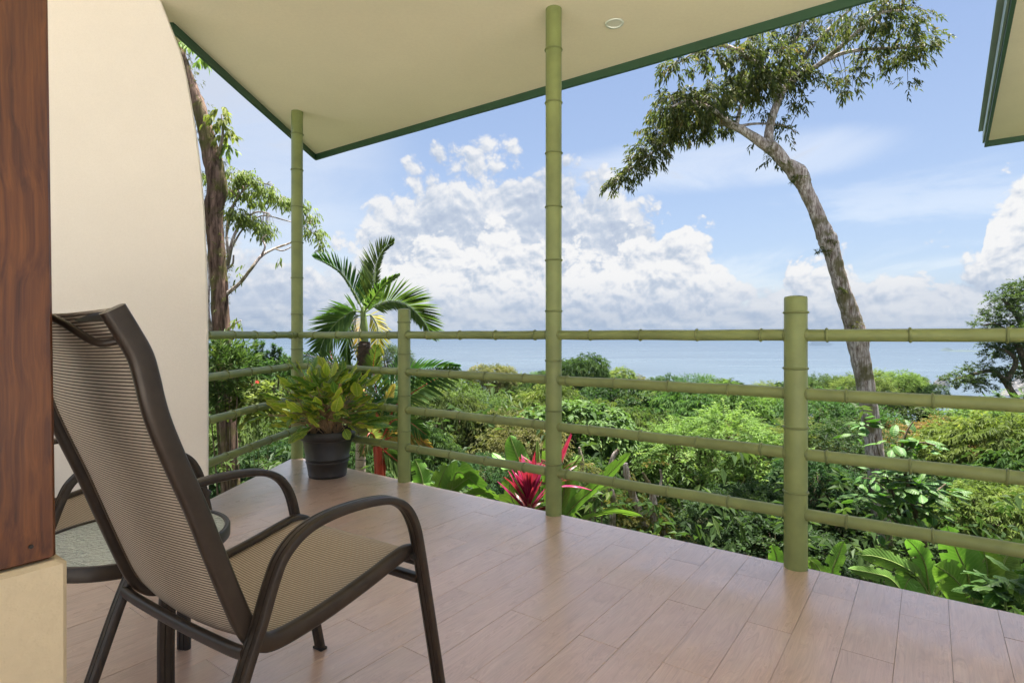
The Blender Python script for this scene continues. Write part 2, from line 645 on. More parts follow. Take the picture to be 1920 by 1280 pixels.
def m_bigleaf(name, base, edge, rib, trans=.3, rough=.35, freq=46.0):
    """broad leaf, UV u across (-1..1 mapped 0..1), v along in 0..1"""
    m, N, b = newmat(name)
    tc = N.n.new('ShaderNodeTexCoord')
    oi = N.n.new('ShaderNodeObjectInfo')
    u, v, _ = N.sep(tc.outputs['UV'])
    a = N.m('ABSOLUTE', N.m('SUBTRACT', N.m('MULTIPLY', u, 2.0), 1.0))
    vein = N.m('SINE', N.m('MULTIPLY', N.m('SUBTRACT', v, N.m('MULTIPLY', a, .12)), freq * 2))
    ns = N.noise(objcoord(N), 9, 5, .6)
    c = N.mix(N.mr(N.m('ADD', a, N.m('MULTIPLY', N.m('SUBTRACT', ns, .5), 1.4)), .35, 1.1), base, edge)
    c = N.mix(N.mr(vein, .3, 1.0, 0.0, .22), c, rib)
    c = N.mix(N.mr(a, .09, .03), c, rib)
    hs = N.n.new('ShaderNodeHueSaturation')
    N.l.new(c, hs.inputs['Color'])
    N.l.new(N.mr(oi.outputs['Random'], 0, 1, .485, .515, 'LINEAR'), hs.inputs['Hue'])
    N.l.new(N.mr(N.m('FRACT', N.m('MULTIPLY', oi.outputs['Random'], 7.7)), 0, 1, .72, 1.25, 'LINEAR'), hs.inputs['Value'])
    N.l.new(hs.outputs[0], b.inputs['Base Color'])
    b.inputs['Roughness'].default_value = rough
    b.inputs['Specular IOR Level'].default_value = .25
    bump(N, b, vein, .25, .004)
    tr = N.n.new('ShaderNodeBsdfTranslucent')
    N.l.new(N.mix(1.0, hs.outputs[0], (1.3, 1.4, .6), 'MULTIPLY'), tr.inputs['Color'])
    ms = N.n.new('ShaderNodeMixShader')
    ms.inputs[0].default_value = trans
    N.l.new(b.outputs[0], ms.inputs[1])
    N.l.new(tr.outputs[0], ms.inputs[2])
    N.l.new(ms.outputs[0], N.n['Material Output'].inputs[0])
    return m


def m_bark(name, dark, light, moss, mossk=.4, sc=9.0, zs=.22):
    m, N, b = newmat(name)
    co = objcoord(N, False)
    x, y, z = N.sep(co)
    q = N.comb(x, y, N.m('MULTIPLY', z, zs))
    g = N.noise(q, sc * 3.2, 8, .7, .5)
    g2 = N.noise(co, sc * .35, 5, .6)
    c = N.ramp(g, [(.36, dark), (.52, tuple((a + c_) / 2 for a, c_ in zip(dark, light))), (.62, light)])
    c = N.mix(N.m('MULTIPLY', N.mr(g2, .52 - mossk * .15, .62), .85), c, moss)
    N.l.new(c, b.inputs['Base Color'])
    b.inputs['Roughness'].default_value = .9
    b.inputs['Specular IOR Level'].default_value = .15
    bump(N, b, g, .9, .02)
    return m


M = {}
M['plank'] = m_plank()
M['grout'] = m_paint('tile_grout', (.22, .15, .12), .7)
M['beam'] = m_wood_beam()
M['bounce_slab'] = m_paint('pale_bounce_paving', (.76, .73, .68), .8, .1, 2, .1)  # added reflector surface, kept pale to brighten ceiling and wall
M['stucco'] = m_stucco('cream_stucco_wall', (.80, .755, .70), .4, 95)
M['soffit'] = m_stucco('cream_soffit', (.92, .84, .64), .3, 45)
M['pedestal'] = m_stucco('yellow_stucco', (.58, .48, .33), .8, 60)
M['fascia'] = m_paint('dark_green_fascia', (.028, .082, .042), .5, .12, 3)
M['roofing'] = m_paint('grey_green_roofing', (.33, .40, .37), .5, .12, 3)
M['trim'] = m_paint('pale_green_trim', (.42, .52, .48), .5, .1, 3)
M['bamboo'] = m_paint('bamboo_green_paint', (.205, .245, .084), .42, .16, 7, .12)
M['bamboo_ring'] = m_paint('bamboo_ring_paint', (.155, .185, .062), .5, .1, 5, .05)
M['frame'] = m_metal_frame()
M['sling'] = m_sling()
M['glass'] = m_rippled_glass()
M['pot'] = m_paint('black_plastic_pot', (.022, .019, .019), .42, .35, 14, .15)
M['soil'] = m_paint('potting_soil', (.05, .03, .018), .9, .4, 30, .6)
M['light_trim'] = m_paint('light_trim', (.70, .74, .66), .4, .03)
M['light_lens'] = m_paint('light_lens', (.80, .80, .70), .3, .03)
M['screw'] = m_paint('dark_screw', (.01, .009, .008), .5)
M['bark_brown'] = m_bark('mossy_brown_bark', (.026, .015, .010), (.23, .15, .115), (.085, .085, .022), .35, 7.0, .14)
M['bark_pale'] = m_bark('pale_grey_bark', (.12, .07, .05), (.70, .62, .585), (.13, .115, .045), .4, 11.0, .16)
M['bark_dark'] = m_bark('forest_bark', (.05, .035, .025), (.20, .155, .115), (.05, .055, .02), .4, 8.0)
M['bark_palm'] = m_paint('palm_trunk', (.36, .29, .22), .8, .3, 12, .4)
M['palm_dark'] = m_paint('dark_palm_fibre', (.045, .03, .02), .9, .5, 25, .8)
M['red_stem'] = m_paint('red_palm_stem', (.33, .035, .018), .4, .3, 8)
M['stem_green'] = m_paint('green_stem', (.14, .20, .05), .45, .3, 8)
M['stem_tan'] = m_paint('dry_stem', (.34, .22, .12), .7, .3, 20)

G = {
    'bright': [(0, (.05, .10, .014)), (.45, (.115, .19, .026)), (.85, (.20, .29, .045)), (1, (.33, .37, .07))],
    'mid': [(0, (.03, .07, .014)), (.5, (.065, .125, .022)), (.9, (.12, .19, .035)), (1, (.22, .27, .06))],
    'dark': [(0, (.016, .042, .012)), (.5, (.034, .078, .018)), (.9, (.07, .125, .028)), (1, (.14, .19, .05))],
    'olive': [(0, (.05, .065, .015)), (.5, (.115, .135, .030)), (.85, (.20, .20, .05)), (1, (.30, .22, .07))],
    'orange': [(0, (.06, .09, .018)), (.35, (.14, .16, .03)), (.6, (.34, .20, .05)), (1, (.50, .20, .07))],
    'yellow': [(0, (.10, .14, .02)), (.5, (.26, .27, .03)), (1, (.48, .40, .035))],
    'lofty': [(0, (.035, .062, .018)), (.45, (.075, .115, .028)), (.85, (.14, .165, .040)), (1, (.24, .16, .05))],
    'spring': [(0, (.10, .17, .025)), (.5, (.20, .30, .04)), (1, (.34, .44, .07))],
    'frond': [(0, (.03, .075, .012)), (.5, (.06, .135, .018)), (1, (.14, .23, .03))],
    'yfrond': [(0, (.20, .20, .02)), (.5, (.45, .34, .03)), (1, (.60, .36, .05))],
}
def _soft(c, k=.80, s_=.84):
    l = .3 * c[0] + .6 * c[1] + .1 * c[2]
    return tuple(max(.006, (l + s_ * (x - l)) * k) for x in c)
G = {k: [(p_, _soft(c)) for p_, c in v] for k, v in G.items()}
ML = {k: m_leaf('leaves_' + k, s) for k, s in G.items()}
ML['distant'] = m_leaf('leaves_distant', G['mid'], .6, .3, .03, .2)
M['banana'] = m_bigleaf('banana_leaf', (.12, .25, .045), (.16, .30, .065), (.27, .38, .12), .24, .5, 60)
M['broad'] = m_bigleaf('broad_leaf', (.045, .11, .022), (.07, .15, .028), (.14, .22, .06), .3, .5, 24)
M['potleaf'] = m_bigleaf('potted_leaf', (.10, .21, .04), (.27, .34, .05), (.36, .42, .11), .3, .33, 20)
M['potleaf_y'] = m_bigleaf('potted_leaf_yellow', (.32, .42, .05), (.56, .54, .08), (.60, .58, .18), .35, .4, 20)
M['cordyline'] = m_bigleaf('cordyline_leaf', (.20, .010, .050), (.30, .022, .085), (.40, .05, .11), .3, .35, 10)
M['cordyline_dark'] = m_bigleaf('cordyline_leaf_dark', (.065, .014, .012), (.12, .035, .02), (.17, .02, .02), .2, .35, 10)
M['petal'] = m_bigleaf('pink_petal', (.65, .10, .16), (.75, .22, .28), (.6, .08, .12), .3, .5, 10)

# ------------------------------------------------------------------ deck and house
C0 = Vector((-1.839, 4.87, 0))                 # corner post
US = Vector((.806, -.592, 0)).normalized()     # along the long railing
UP = Vector((.592, .806, 0)).normalized()      # along the floor planks, outward
UL = Vector((-.0487, -.9988, 0)).normalized()  # along the short railing, back to the house
rng = random.Random(11)


def line_x(p, d, q, e):
    """intersection of p+t d with q+s e in plan"""
    den = d.x * e.y - d.y * e.x
    t = ((q.x - p.x) * e.y - (q.y - p.y) * e.x) / den
    return p + d * t


left_off = Vector((-.9988, .0487, 0)) * .035
e0 = C0 + UP * .02
corner = line_x(e0, US, C0 + left_off, UL)
deck_poly = [corner, e0 + US * 8.6, Vector((9.0, -1.2, 0)),
             Vector((-4.6, -1.2, 0)), Vector((-4.6, 3.6, 0)), line_x(C0 + left_off, UL, Vector((0, 3.6, 0)), Vector((1, 0, 0)))]


def prism(poly, z0, z1):
    n = len(poly)
    v = [(p.x, p.y, z0) for p in poly] + [(p.x, p.y, z1) for p in poly]
    f = [tuple(range(n)), tuple(reversed(range(n, 2 * n)))]
    f += [(i, n + i, n + (i + 1) % n, (i + 1) % n) for i in range(n)]
    return v, f


mb = MB()
mb.add(*prism(deck_poly, -.22, -.009))
deck = mb.obj('deck', M['grout'])
deck['kind'] = 'structure'


def clip(poly, planes):
    for (p, n) in planes:
        out = []
        for i, a in enumerate(poly):
            b = poly[(i + 1) % len(poly)]
            da, db = (a - p).dot(n), (b - p).dot(n)
            if da >= 0: out.append(a)
            if (da >= 0) != (db >= 0): out.append(a + (b - a) * (da / (da - db)))
        poly = out
        if len(poly) < 3: return None
    return poly


planes = [(e0 - UP * .001, -UP), (C0 + left_off * .97, Vector((.9988, -.0487, 0)))]
PW, PL = .15, .85
rot_pl = Matrix(((UP.x, -UP.y, 0), (UP.y, UP.x, 0), (0, 0, 1)))   # local x along the plank
full_mesh = None
count = 0
for k in range(-8, 60):
    s0 = .073 + PW * k
    base = (-.23 if (k % 2 == 0) else -.645) + rng.uniform(-.012, .012)
    for j in range(-1, 7):
        u1 = base - PL * (j - 1)
        u0 = u1 - PL
        if u0 > .05: continue
        cpt = C0 + US * (s0 + PW / 2) + UP * (u0 + u1) / 2
        # only the part of the deck round the view; the rest is the slab's own sheet
        if cpt.y < -.35 or cpt.x < -2.6: continue
        if cpt.y < 5 and abs(cpt.x) > 1.05 * max(cpt.y, 0) + 1.15: continue
        g = .0006
        q = [C0 + US * (s0 + g) + UP * (u0 + g), C0 + US * (s0 + PW - g) + UP * (u0 + g),
             C0 + US * (s0 + PW - g) + UP * (u1 - g), C0 + US * (s0 + g) + UP * (u1 - g)]
        c = clip(q, planes)
        if not c: continue
        zt = rng.uniform(-.0004, .0004)
        if len(c) == 4 and all((a - b).length < 1e-6 for a, b in zip(c, q)):
            if full_mesh is None:
                m2 = MB()
                hx, hy, b_ = PL / 2 - g, PW / 2 - g, .0007
                v = [(x * hx, y * hy, -.0085) for x, y in ((-1, -1), (1, -1), (1, 1), (-1, 1))]
                v += [(x * hx, y * hy, -b_) for x, y in ((-1, -1), (1, -1), (1, 1), (-1, 1))]
                v += [(x * (hx - b_), y * (hy - b_), 0) for x, y in ((-1, -1), (1, -1), (1, 1), (-1, 1))]
                f = [(3, 2, 1, 0), (8, 9, 10, 11)]
                for r in (0, 4):
                    for i in range(4): f.append((r + i, r + (i + 1) % 4, r + 4 + (i + 1) % 4, r + 4 + i))
                full_mesh = mesh('plank', v, f, M['plank'])
            me = full_mesh
        else:
            loc = [rot_pl.transposed() @ (p - cpt) for p in c]
            if (loc[1] - loc[0]).cross(loc[2] - loc[1]).z < 0: loc.reverse()
            n = len(loc)
            v = [(p.x, p.y, -.0085) for p in loc] + [(p.x, p.y, 0) for p in loc]
            f = [tuple(reversed(range(n))), tuple(range(n, 2 * n))] + [(i, (i + 1) % n, n + (i + 1) % n, n + i) for i in range(n)]
            me = mesh('plank', v, f, M['plank'])
        o = link('plank', me, deck, (cpt.x, cpt.y, zt), (0, 0, math.atan2(UP.y, UP.x) + (math.pi if False else 0)))
        count += 1
print('planks', count)

# unseen pale paving added behind the viewpoint to bounce sunlight under the roof
mb = MB()
mb.add(*prism([Vector((-9, -13, 0)), Vector((9, -13, 0)), Vector((9, -1.22, 0)), Vector((-9, -1.22, 0))], -.25, -.012))
bounce_obj = mb.obj('bounce_slab', M['bounce_slab'])
bounce_obj['kind'] = 'structure'

# curved wing wall
SOF = 2.96
mb = MB()
edge = [(-1.737, 0.0), (-1.737, .6), (-1.738, 1.1), (-1.745, 1.45), (-1.760, 1.80), (-1.790, 2.10), (-1.832, 2.38),
        (-1.880, 2.62), (-1.945, 2.80), (-2.004, 2.955)]
edge = [(p.x, p.z) for p in spline([Vector((x, 0, z)) for x, z in edge], 4)]
n = len(edge)
y0, y1 = 3.24, 3.46
rows = []
for x, z in edge:       # rounded arris
    rows.append([(-4.6, y0, z), (x - .012, y0, z), (x - .003, y0 + .004, z), (x, y0 + .014, z), (x * 3.40 / 3.24 + .01, y1 - .06, z), (x * y1 / y0 - .02, y1, z), (-4.6, y1, z)])
v = [p for r in rows for p in r]
w_ = 7
f = []
for r in range(n - 1):
    for i in range(w_):
        j = (i + 1) % w_
        f.append((r * w_ + i, r * w_ + j, (r + 1) * w_ + j, (r + 1) * w_ + i))
f.append(tuple(range(w_ - 1, -1, -1)))
f.append(tuple((n - 1) * w_ + i for i in range(w_)))
mb.add(v, f)
wall = mb.obj('house_wall', M['stucco'], smooth=35)
tag(wall, 'cream stucco wall with a curved flaring edge where the short railing ends', 'wall')

# roof
T_ = Vector((-2.075, 6.01, 0)); I_ = Vector((2.514, 2.781, 0)); O_ = Vector((4.68, 5.6, 0))
RF = O_ + US * 6
roof_poly = [T_, I_, O_, RF, Vector((RF.x, -1.3, 0)), Vector((-4.6, -1.3, 0)), Vector((-4.6, 3.50, 0)), Vector((-2.07, 3.50, 0))]
roof = empty('veranda_roof', (0, 0, SOF))
tag(roof, 'flat cream veranda ceiling and roof edged with dark green fascia', 'roof')
mb = MB()
mb.add(*prism([Vector((p.x, p.y, 0)) for p in roof_poly], 0, .10))
sof = mb.obj('soffit', M['soffit'], roof)
edges = [(T_, I_), (I_, O_), (O_, RF), (Vector((-2.07, 3.50, 0)), T_)]
for i, (a, b) in enumerate(edges):
    d = (b - a).normalized()
    outn = Vector((-d.y, d.x, 0))
    if i == 1:
        pass
    L = (b - a).length
    dz = i * .0017
    ang = math.atan2(d.y, d.x)
    ext = .02
    def strip(name, off, th, z0, z1, mat, sag=0.0):
        mb = MB()
        nseg = max(1, int(L / .5))
        vv, ff = [], []
        for k in range(nseg + 1):
            t = -ext + (L + 2 * ext) * k / nseg
            wob = rng.uniform(-sag, sag)
            for o_, z_ in ((off, z0 + wob), (off + th, z0 + wob), (off + th, z1), (off, z1)):
                q = a + d * t + outn * o_
                vv.append((q.x, q.y, z_ + dz))
        for k in range(nseg):
            for c_ in range(4):
                e_ = (c_ + 1) % 4
                ff.append((k * 4 + c_, k * 4 + e_, (k + 1) * 4 + e_, (k + 1) * 4 + c_))
        ff.append((3, 2, 1, 0)); ff.append(tuple(nseg * 4 + c_ for c_ in range(4)))
        mb.add(vv, ff)
        return mb.obj(name, mat, roof)
    strip('fascia_board', .002, .022, -.058, .085, M['fascia'], .0025)
    strip('trim_board', .0262, .012, -.015, .075, M['trim'])
    strip('roof_edge', -.20, .27, .106, .128, M['roofing'])
mb = MB()
mb.add(*prism([p * 1.0 for p in roof_poly], .1045, .135))
rs = mb.obj('roof_sheet', M['roofing'], roof)
rs.scale = (.998, .998, 1)

# recessed ceiling lamp, unlit
p = Vector((.627, 3.484, SOF))
t = empty('ceiling_light', p)
tag(t, 'small round recessed ceiling light, unlit, in the cream ceiling', 'light')
MB().lathe([(.058, -.004), (.055, -.009), (.044, -.010), (.041, -.004)], n=40, capb=False, capt=False).obj('trim_ring', M['light_trim'], t, smooth=50)
MB().lathe([(.0005, -.004), (.03, -.0045), (.042, -.0032)], n=40, capt=False).obj('lens', M['light_lens'], t, smooth=True)

# wooden post on a stucco plinth, close on the left
PN = Vector((.806, -.592, 0)).normalized()
def skew_box(far, along, across, z0, z1, lean=0.0, slope=0.0, bev=.004):
    a = far; b = far - UP * along
    pl = [a - UP * 0, b, b - PN * across, a - PN * across]
    pl = [Vector(q) for q in pl]
    c = sum(pl, Vector()) / 4
    rings = []
    for z, k in ((z0, 1 - bev / .1), (z0 + bev, 1), (z1 - bev, 1), (z1, 1 - bev / .1)):
        rg = []
        for i in range(4):
            q = c + (pl[i] - c) * k
            pr = c + (pl[i - 1] - c) * k
            nx = c + (pl[(i + 1) % 4] - c) * k
            rg.append(q + (pr - q).normalized() * bev)
            rg.append(q + (nx - q).normalized() * bev)
        rings.append([Vector((q.x + lean * (z - z0), q.y, z)) for q in rg])
    v = [q for r in rings for q in r]
    f = [tuple(range(7, -1, -1))]
    for r in range(3):
        for i in range(8):
            j = (i + 1) % 8
            f.append((r * 8 + i, r * 8 + j, (r + 1) * 8 + j, (r + 1) * 8 + i))
    f.append(tuple(24 + i for i in range(8)))
    return v, [tuple(reversed(q)) for q in f]

far = Vector((-.722, .902, 0))
t = empty('wooden_post', (far.x, far.y, .698))
tag(t, 'reddish brown varnished timber post on the yellow stucco plinth', 'post')
mb = MB()
v, f = skew_box(far, .26, .24, .698, SOF - .002, lean=-.0145)
mb.add([Vector(q) - Vector((far.x, far.y, .698)) for q in v], f)
mb.obj('timber', M['beam'], t)
sc = MB()
q0 = far - UP * .032 + PN * .001
sc.tube([Vector((0, 0, 0)), PN * .002], [.0035, .003], 10)
o = sc.obj('screw_head', M['screw'], t, loc=Vector((q0.x, q0.y, .725)) - Vector((far.x, far.y, .698)))
mb = MB()
v, f = skew_box(far + PN * .010 + UP * .012, .40, .30, 0.0, .695, bev=.006)
mb.add(v, f)
tag(mb.obj('stucco_plinth', M['pedestal']), 'rough yellow stucco plinth under the timber post at the left edge', 'plinth')

# ------------------------------------------------------------------ bamboo-look posts and railing
PR = .0475
def bamboo_post(s, z1, ringz, label, r=PR):
    p = C0 + US * s
    t = empty('bamboo_post', (p.x, p.y, -.012))
    tag(t, label, 'post', 'green bamboo style posts along the deck edge')
    mb = MB()
    free = z1 < 2
    prof = [(r, -.2), (r * 1.0, 0), (r * .99, z1 * .5), (r * .985, z1 - .008)]
    if free: prof += [(r * .93, z1 + .001), (r * .5, z1 + .006), (.001, z1 + .008)]
    else: prof += [(r * .985, z1)]
    mb.lathe(prof, n=36, capt=not free)
    mb.obj('shaft', M['bamboo'], t, smooth=50)
    for z in ringz:
        m3 = MB().lathe([(r * .97, -.0055), (r + .004, -.004), (r + .0058, 0), (r + .004, .004), (r * .97, .0055)], n=36, capb=False, capt=False)
        m3.obj('node_ring', M['bamboo_ring'], t, smooth=60, loc=(rng.uniform(-.0008, .0008), rng.uniform(-.0008, .0008), z + .012))
    return t

tall = [.295 + .303 * k for k in range(9)]
bamboo_post(0.0, SOF + .011, [.33, .63, .93, 1.228, 1.538, 1.84, 2.145, 2.46, 2.766], 'tall green bamboo post at the deck corner behind the potted plant', .048)
bamboo_post(1.32, 1.246, [.364, .617, .914, 1.142], 'short green bamboo post right of the potted plant', .0455)
bamboo_post(2.585, SOF + .011, [.295, .608, .90, 1.19, 1.488, 1.80, 2.115, 2.41, 2.72], 'tall green bamboo post in the middle, reaching the ceiling')
bamboo_post(3.875, 1.234, [.343, .633, .90, 1.152], 'short thick green bamboo post, nearest on the right', .0495)

RZ = [1.05, .787, .516, .246]
RR = .0265
def rail_section(p0, d, a, b, offs, label):
    """four tubes from a to b along d, rings every .3 m at each tube's own offset"""
    base = p0 + d * a
    t = empty('railing_section', (base.x, base.y, 0))
    tag(t, label, 'railing', 'bamboo style railing sections between the posts')
    ang = math.atan2(d.y, d.x)
    for i, z in enumerate(RZ):
        L = b - a
        mb = MB().tube([Vector((k * L / 6, 0, .0015 * math.sin(k * 2.1 + i + a))) for k in range(7)], RR, 20)
        ro = mb.obj('rail', M['bamboo'], t, smooth=50, loc=(0, 0, z))
        ro.rotation_euler = (0, 0, ang)
        for e_ in (.012, L - .012):
            r4 = MB().lathe([(RR * .98, -.010), (RR + .0028, -.008), (RR + .0034, .0), (RR + .0028, .008), (RR * .98, .010)], n=20, capb=False, capt=False)
            q = r4.obj('weld_collar', M['bamboo_ring'], ro, smooth=60)
            q.rotation_euler = (0, math.radians(90), 0)
            q.location = (e_, 0, 0)
        s = offs[i]
        while s < b - .05:
            if s > a + .045:
                r3 = MB()
                pr = [(RR * .97, -.0065), (RR + .0045, -.004), (RR + .0062, 0), (RR + .0045, .004), (RR * .97, .0065)]
                r3.lathe(pr, n=24, capb=False, capt=False)
                q = r3.obj('node_ring', M['bamboo_ring'], ro, smooth=60)
                q.rotation_euler = (0, math.radians(90 + rng.uniform(-3, 3)), 0)
                q.location = (s - a, 0, 0)
            s += .3
    return t

rail_section(C0, US, 0.035, 1.32 - .03, [.26, .19, .26, .19], 'first railing section behind the potted plant, corner post to short post')
rail_section(C0, US, 1.32 + .03, 2.585 - .03, [1.554, 1.476, 1.554, 1.476], 'railing section between the left short post and the middle tall post')
rail_section(C0, US, 2.585 + .03, 3.875 - .03, [2.828, 2.68, 2.828, 2.68], 'railing section between the middle tall post and the thick short post')
rail_section(C0, US, 3.875 + .03, 7.4, [4.0, 4.075, 4.0, 4.075], 'railing section right of the thick short post, running out of view')
rail_section(C0, UL, 0.035, 1.50, [.13, .21, .13, .21], 'short railing section between the corner post and the cream wall')


# ------------------------------------------------------------------ furniture
def spl2(pts, n=6):
    return [Vector((0, p.y, p.z)) for p in spline([Vector((0, a, b)) for a, b in pts], n)]

ARM = [(-.572, .004), (-.50, .200), (-.435, .382), (-.402, .462), (-.373, .542), (-.348, .590), (-.300, .626), (-.235, .642), (-.152, .645),
       (-.070, .638), (-.018, .622), (.022, .592), (.052, .540), (.071, .470), (.095, .357), (.130, .190), (.168, .004)]
RAIL = [(-.649, 1.094), (-.640, 1.078), (-.626, 1.053), (-.606, 1.014), (-.595, .973), (-.586, .931), (-.573, .886), (-.546, .814),
        (-.512, .728), (-.471, .614), (-.437, .522), (-.412, .462), (-.385, .422), (-.340, .404), (-.228, .412), (-.096, .435), (.0, .457),
        (.042, .464), (.075, .458), (.105, .438)]


def grooved(w, h):
    """wide flat tube with two grooves on both faces"""
    g, d = .0016, .0022
    r = h * .42
    top = []
    for x in (-w * .17, w * .17):
        top += [(x - g, h / 2), (x - g * .6, h / 2 - d), (x + g * .6, h / 2 - d), (x + g, h / 2)]
    s = []
    s += [(-w / 2 + r, h / 2)] + top + [(w / 2 - r, h / 2)]
    s += [(w / 2 - r * .3, h / 2 - r * .3), (w / 2, 0), (w / 2 - r * .3, -h / 2 + r * .3)]
    s += [(w / 2 - r, -h / 2)] + [(-x, -y) for x, y in top] + [(-w / 2 + r, -h / 2)]
    s += [(-w / 2 + r * .3, -h / 2 + r * .3), (-w / 2, 0), (-w / 2 + r * .3, h / 2 - r * .3)]
    return list(reversed(s))


def rrect(w, h, r):
    s = []
    for cx, cy, a0 in ((w / 2 - r, h / 2 - r, 0), (-w / 2 + r, h / 2 - r, 90), (-w / 2 + r, -h / 2 + r, 180), (w / 2 - r, -h / 2 + r, 270)):
        for k in range(4):
            a = math.radians(a0 + 30 * k)
            s.append((cx + r * math.cos(a), cy + r * math.sin(a)))
    return s


def make_chair(label):
    t = empty('patio_chair', (0, 0, 0))
    tag(t, label, 'chair', 'sling patio chairs by the glass table')
    arm = spl2(ARM, 5)
    rail = spl2(RAIL, 5)
    for s in (-1, 1):
        mb = MB().sweep([Vector((s * .265, p.y, p.z)) for p in arm], (1, 0, 0), grooved(.041, .021))
        fr = mb.obj('arm_and_leg_frame', M['frame'], t, smooth=45)
        for (y, ) in ((-.5735,), (.1675,)):
            MB().box((s * .265, y, .004), (.044, .026, .010), 0, .002).obj('foot_cap', M['screw'], fr)
        mb = MB().sweep([Vector((s * .236, p.y, p.z)) for p in rail], (1, 0, 0), rrect(.026, .040, .009))
        mb.obj('side_rail', M['frame'], t, smooth=45)
        for (y, z) in ((-.395, .43), (.06, .455)):
            MB().tube([(s * .245, y, z), (s * .262, y, z)], .009, 10).obj('bolt', M['screw'], t, smooth=40)
    # sling: one cloth from the top of the back to the front of the seat
    dense = spline([Vector((0, a, b)) for a, b in RAIL], 9)
    nx = 18
    v, uv, tone = [], [], []
    L = 0
    for k, p in enumerate(dense):
        if k: L += (p - dense[k - 1]).length
        T = (dense[min(k + 1, len(dense) - 1)] - dense[max(k - 1, 0)]).normalized()
        Nn = Vector((0, T.z, -T.y))          # towards the back / underside
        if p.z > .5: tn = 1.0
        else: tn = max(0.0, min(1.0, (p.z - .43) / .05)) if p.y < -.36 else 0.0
        for i in range(nx + 1):
            x = -.226 + .452 * i / nx
            q = 1 - (x / .226) ** 2
            kb = max(0, min(1, (p.z - .40) / .25)) if p.y < -.3 else 0
            sag = q * (.014 * kb + .020 * (1 - kb) * max(0, min(1, (.05 - p.y) / .12)))
            v.append(Vector((x, p.y, p.z)) + Nn * (-.004 + sag))
            uv.append((x, L))
            tone.append(tn)
    f = []
    for k in range(len(dense) - 1):
        for i in range(nx):
            a = k * (nx + 1) + i
            f.append((a, a + 1, a + nx + 2, a + nx + 1))
    me = mesh('sling', v, f, M['sling'], True, tone, uv)
    sl = link('sling', me, t)
    so = sl.modifiers.new('thickness', 'SOLIDIFY')
    so.thickness = .003
    # hem cords beside the rails
    for s in (-1, 1):
        pts = [Vector((s * .221, p.y, p.z)) for p in dense[::3]]
        MB().tube(pts, .0035, 6).obj('hem', M['sling_hem'], t, smooth=60)
    # bars
    def bar(name, y, z, w, h, bow=0.0, x=.26, r=.006):
        pts = spline([Vector((-x, y, z)), Vector((-x * .75, y, z - bow * .6)), Vector((0, y, z - bow)), Vector((x * .75, y, z - bow * .6)), Vector((x, y, z))], 4)
        sec = rrect(w, h, r)
        return MB().sweep(pts, (0, 1, 0), sec).obj(name, M['frame'], t, smooth=45)
    bar('rear_brace', -.424, .418, .020, .026, .010, .255, .008)
    bar('front_brace', .088, .384, .030, .022, .0, .25, .008)
    bar('top_bar', -.644, 1.082, .016, .018, 0, .23, .006)
    bar('seat_front_bar', .092, .426, .020, .020, 0, .232, .008)
    # carrying handle behind the top of the back
    h = spline([Vector((-.225, -.640, 1.03)), Vector((-.19, -.662, 1.028)), Vector((-.12, -.685, 1.062)), Vector((-.05, -.695, 1.078)), Vector((.05, -.695, 1.078)),
                Vector((.12, -.685, 1.062)), Vector((.19, -.662, 1.028)), Vector((.225, -.640, 1.03))], 5)
    MB().tube([q + Vector((0, .006, .010)) for q in h], .0068, 12).obj('handle', M['frame'], t, smooth=60)
    return t


M['sling_hem'] = m_paint('sling_hem', (.09, .065, .045), .8, .2, 60)


def copy_tree(o, parent=None):
    c = o.copy()
    COL.objects.link(c)
    c.parent = parent
    for ch in list(o.children): copy_tree(ch, c)
    return c


CH = math.radians(33)
mid = Vector((-.5135, 1.625, 0))
SX = Vector((math.cos(CH), -math.sin(CH), 0))
chair = make_chair('dark bronze sling patio chair seen from behind in the foreground')
chair.location = mid
chair.rotation_euler = (0, 0, -CH)
c2 = copy_tree(chair)
c2['label'] = 'second sling patio chair beyond the glass table, mostly hidden against the wall'
c2.location = mid - SX * 1.075 - Vector((math.sin(CH), math.cos(CH), 0)) * .005
c2.rotation_euler = (0, 0, -CH + math.radians(1.5))

# glass table
TR, TZ = .258, .452
tb = Vector((-1.135, 1.712, 0))
t = empty('side_table', tb)
tag(t, 'small round side table with rippled glass top and dark rim between the chairs', 'table')
MB().lathe([(TR - .016, TZ - .003), (TR - .012, TZ + .002), (TR - .003, TZ + .002), (TR, TZ - .003), (TR, TZ - .034), (TR - .004, TZ - .038), (TR - .020, TZ - .038), (TR - .020, TZ - .0102)],
           n=96, capb=False, capt=False).obj('rim', M['frame'], t, smooth=35)
MB().lathe([(.001, TZ - .0095), (TR - .0165, TZ - .0095), (TR - .0165, TZ - .0035), (.001, TZ - .0035)], n=96, capb=False, capt=False).obj('glass_top', M['glass'], t)
for a in (-35, 80, 218):
    a = math.radians(a)
    pts = [Vector((math.cos(a) * r, math.sin(a) * r, z)) for r, z in ((TR - .03, TZ - .030), (TR - .045, TZ - .12), (.200, .20), (.200, .0))]
    MB().sweep(spline(pts, 4), (-math.sin(a), math.cos(a), 0), grooved(.046, .022)).obj('leg', M['frame'], t, smooth=45)

# ------------------------------------------------------------------ ground, sea, far things
def gz(x, y):
    t = (x - C0.x) * UP.x + (y - C0.y) * UP.y
    z = -2.6 - .12 * max(0.0, t - 1.0)
    if t > 38: z -= .24 * (t - 38)
    z += .35 * math.sin(x * .31 + 1.3) * math.cos(y * .27) * min(1, max(0, t) / 6)
    return max(z, -112)


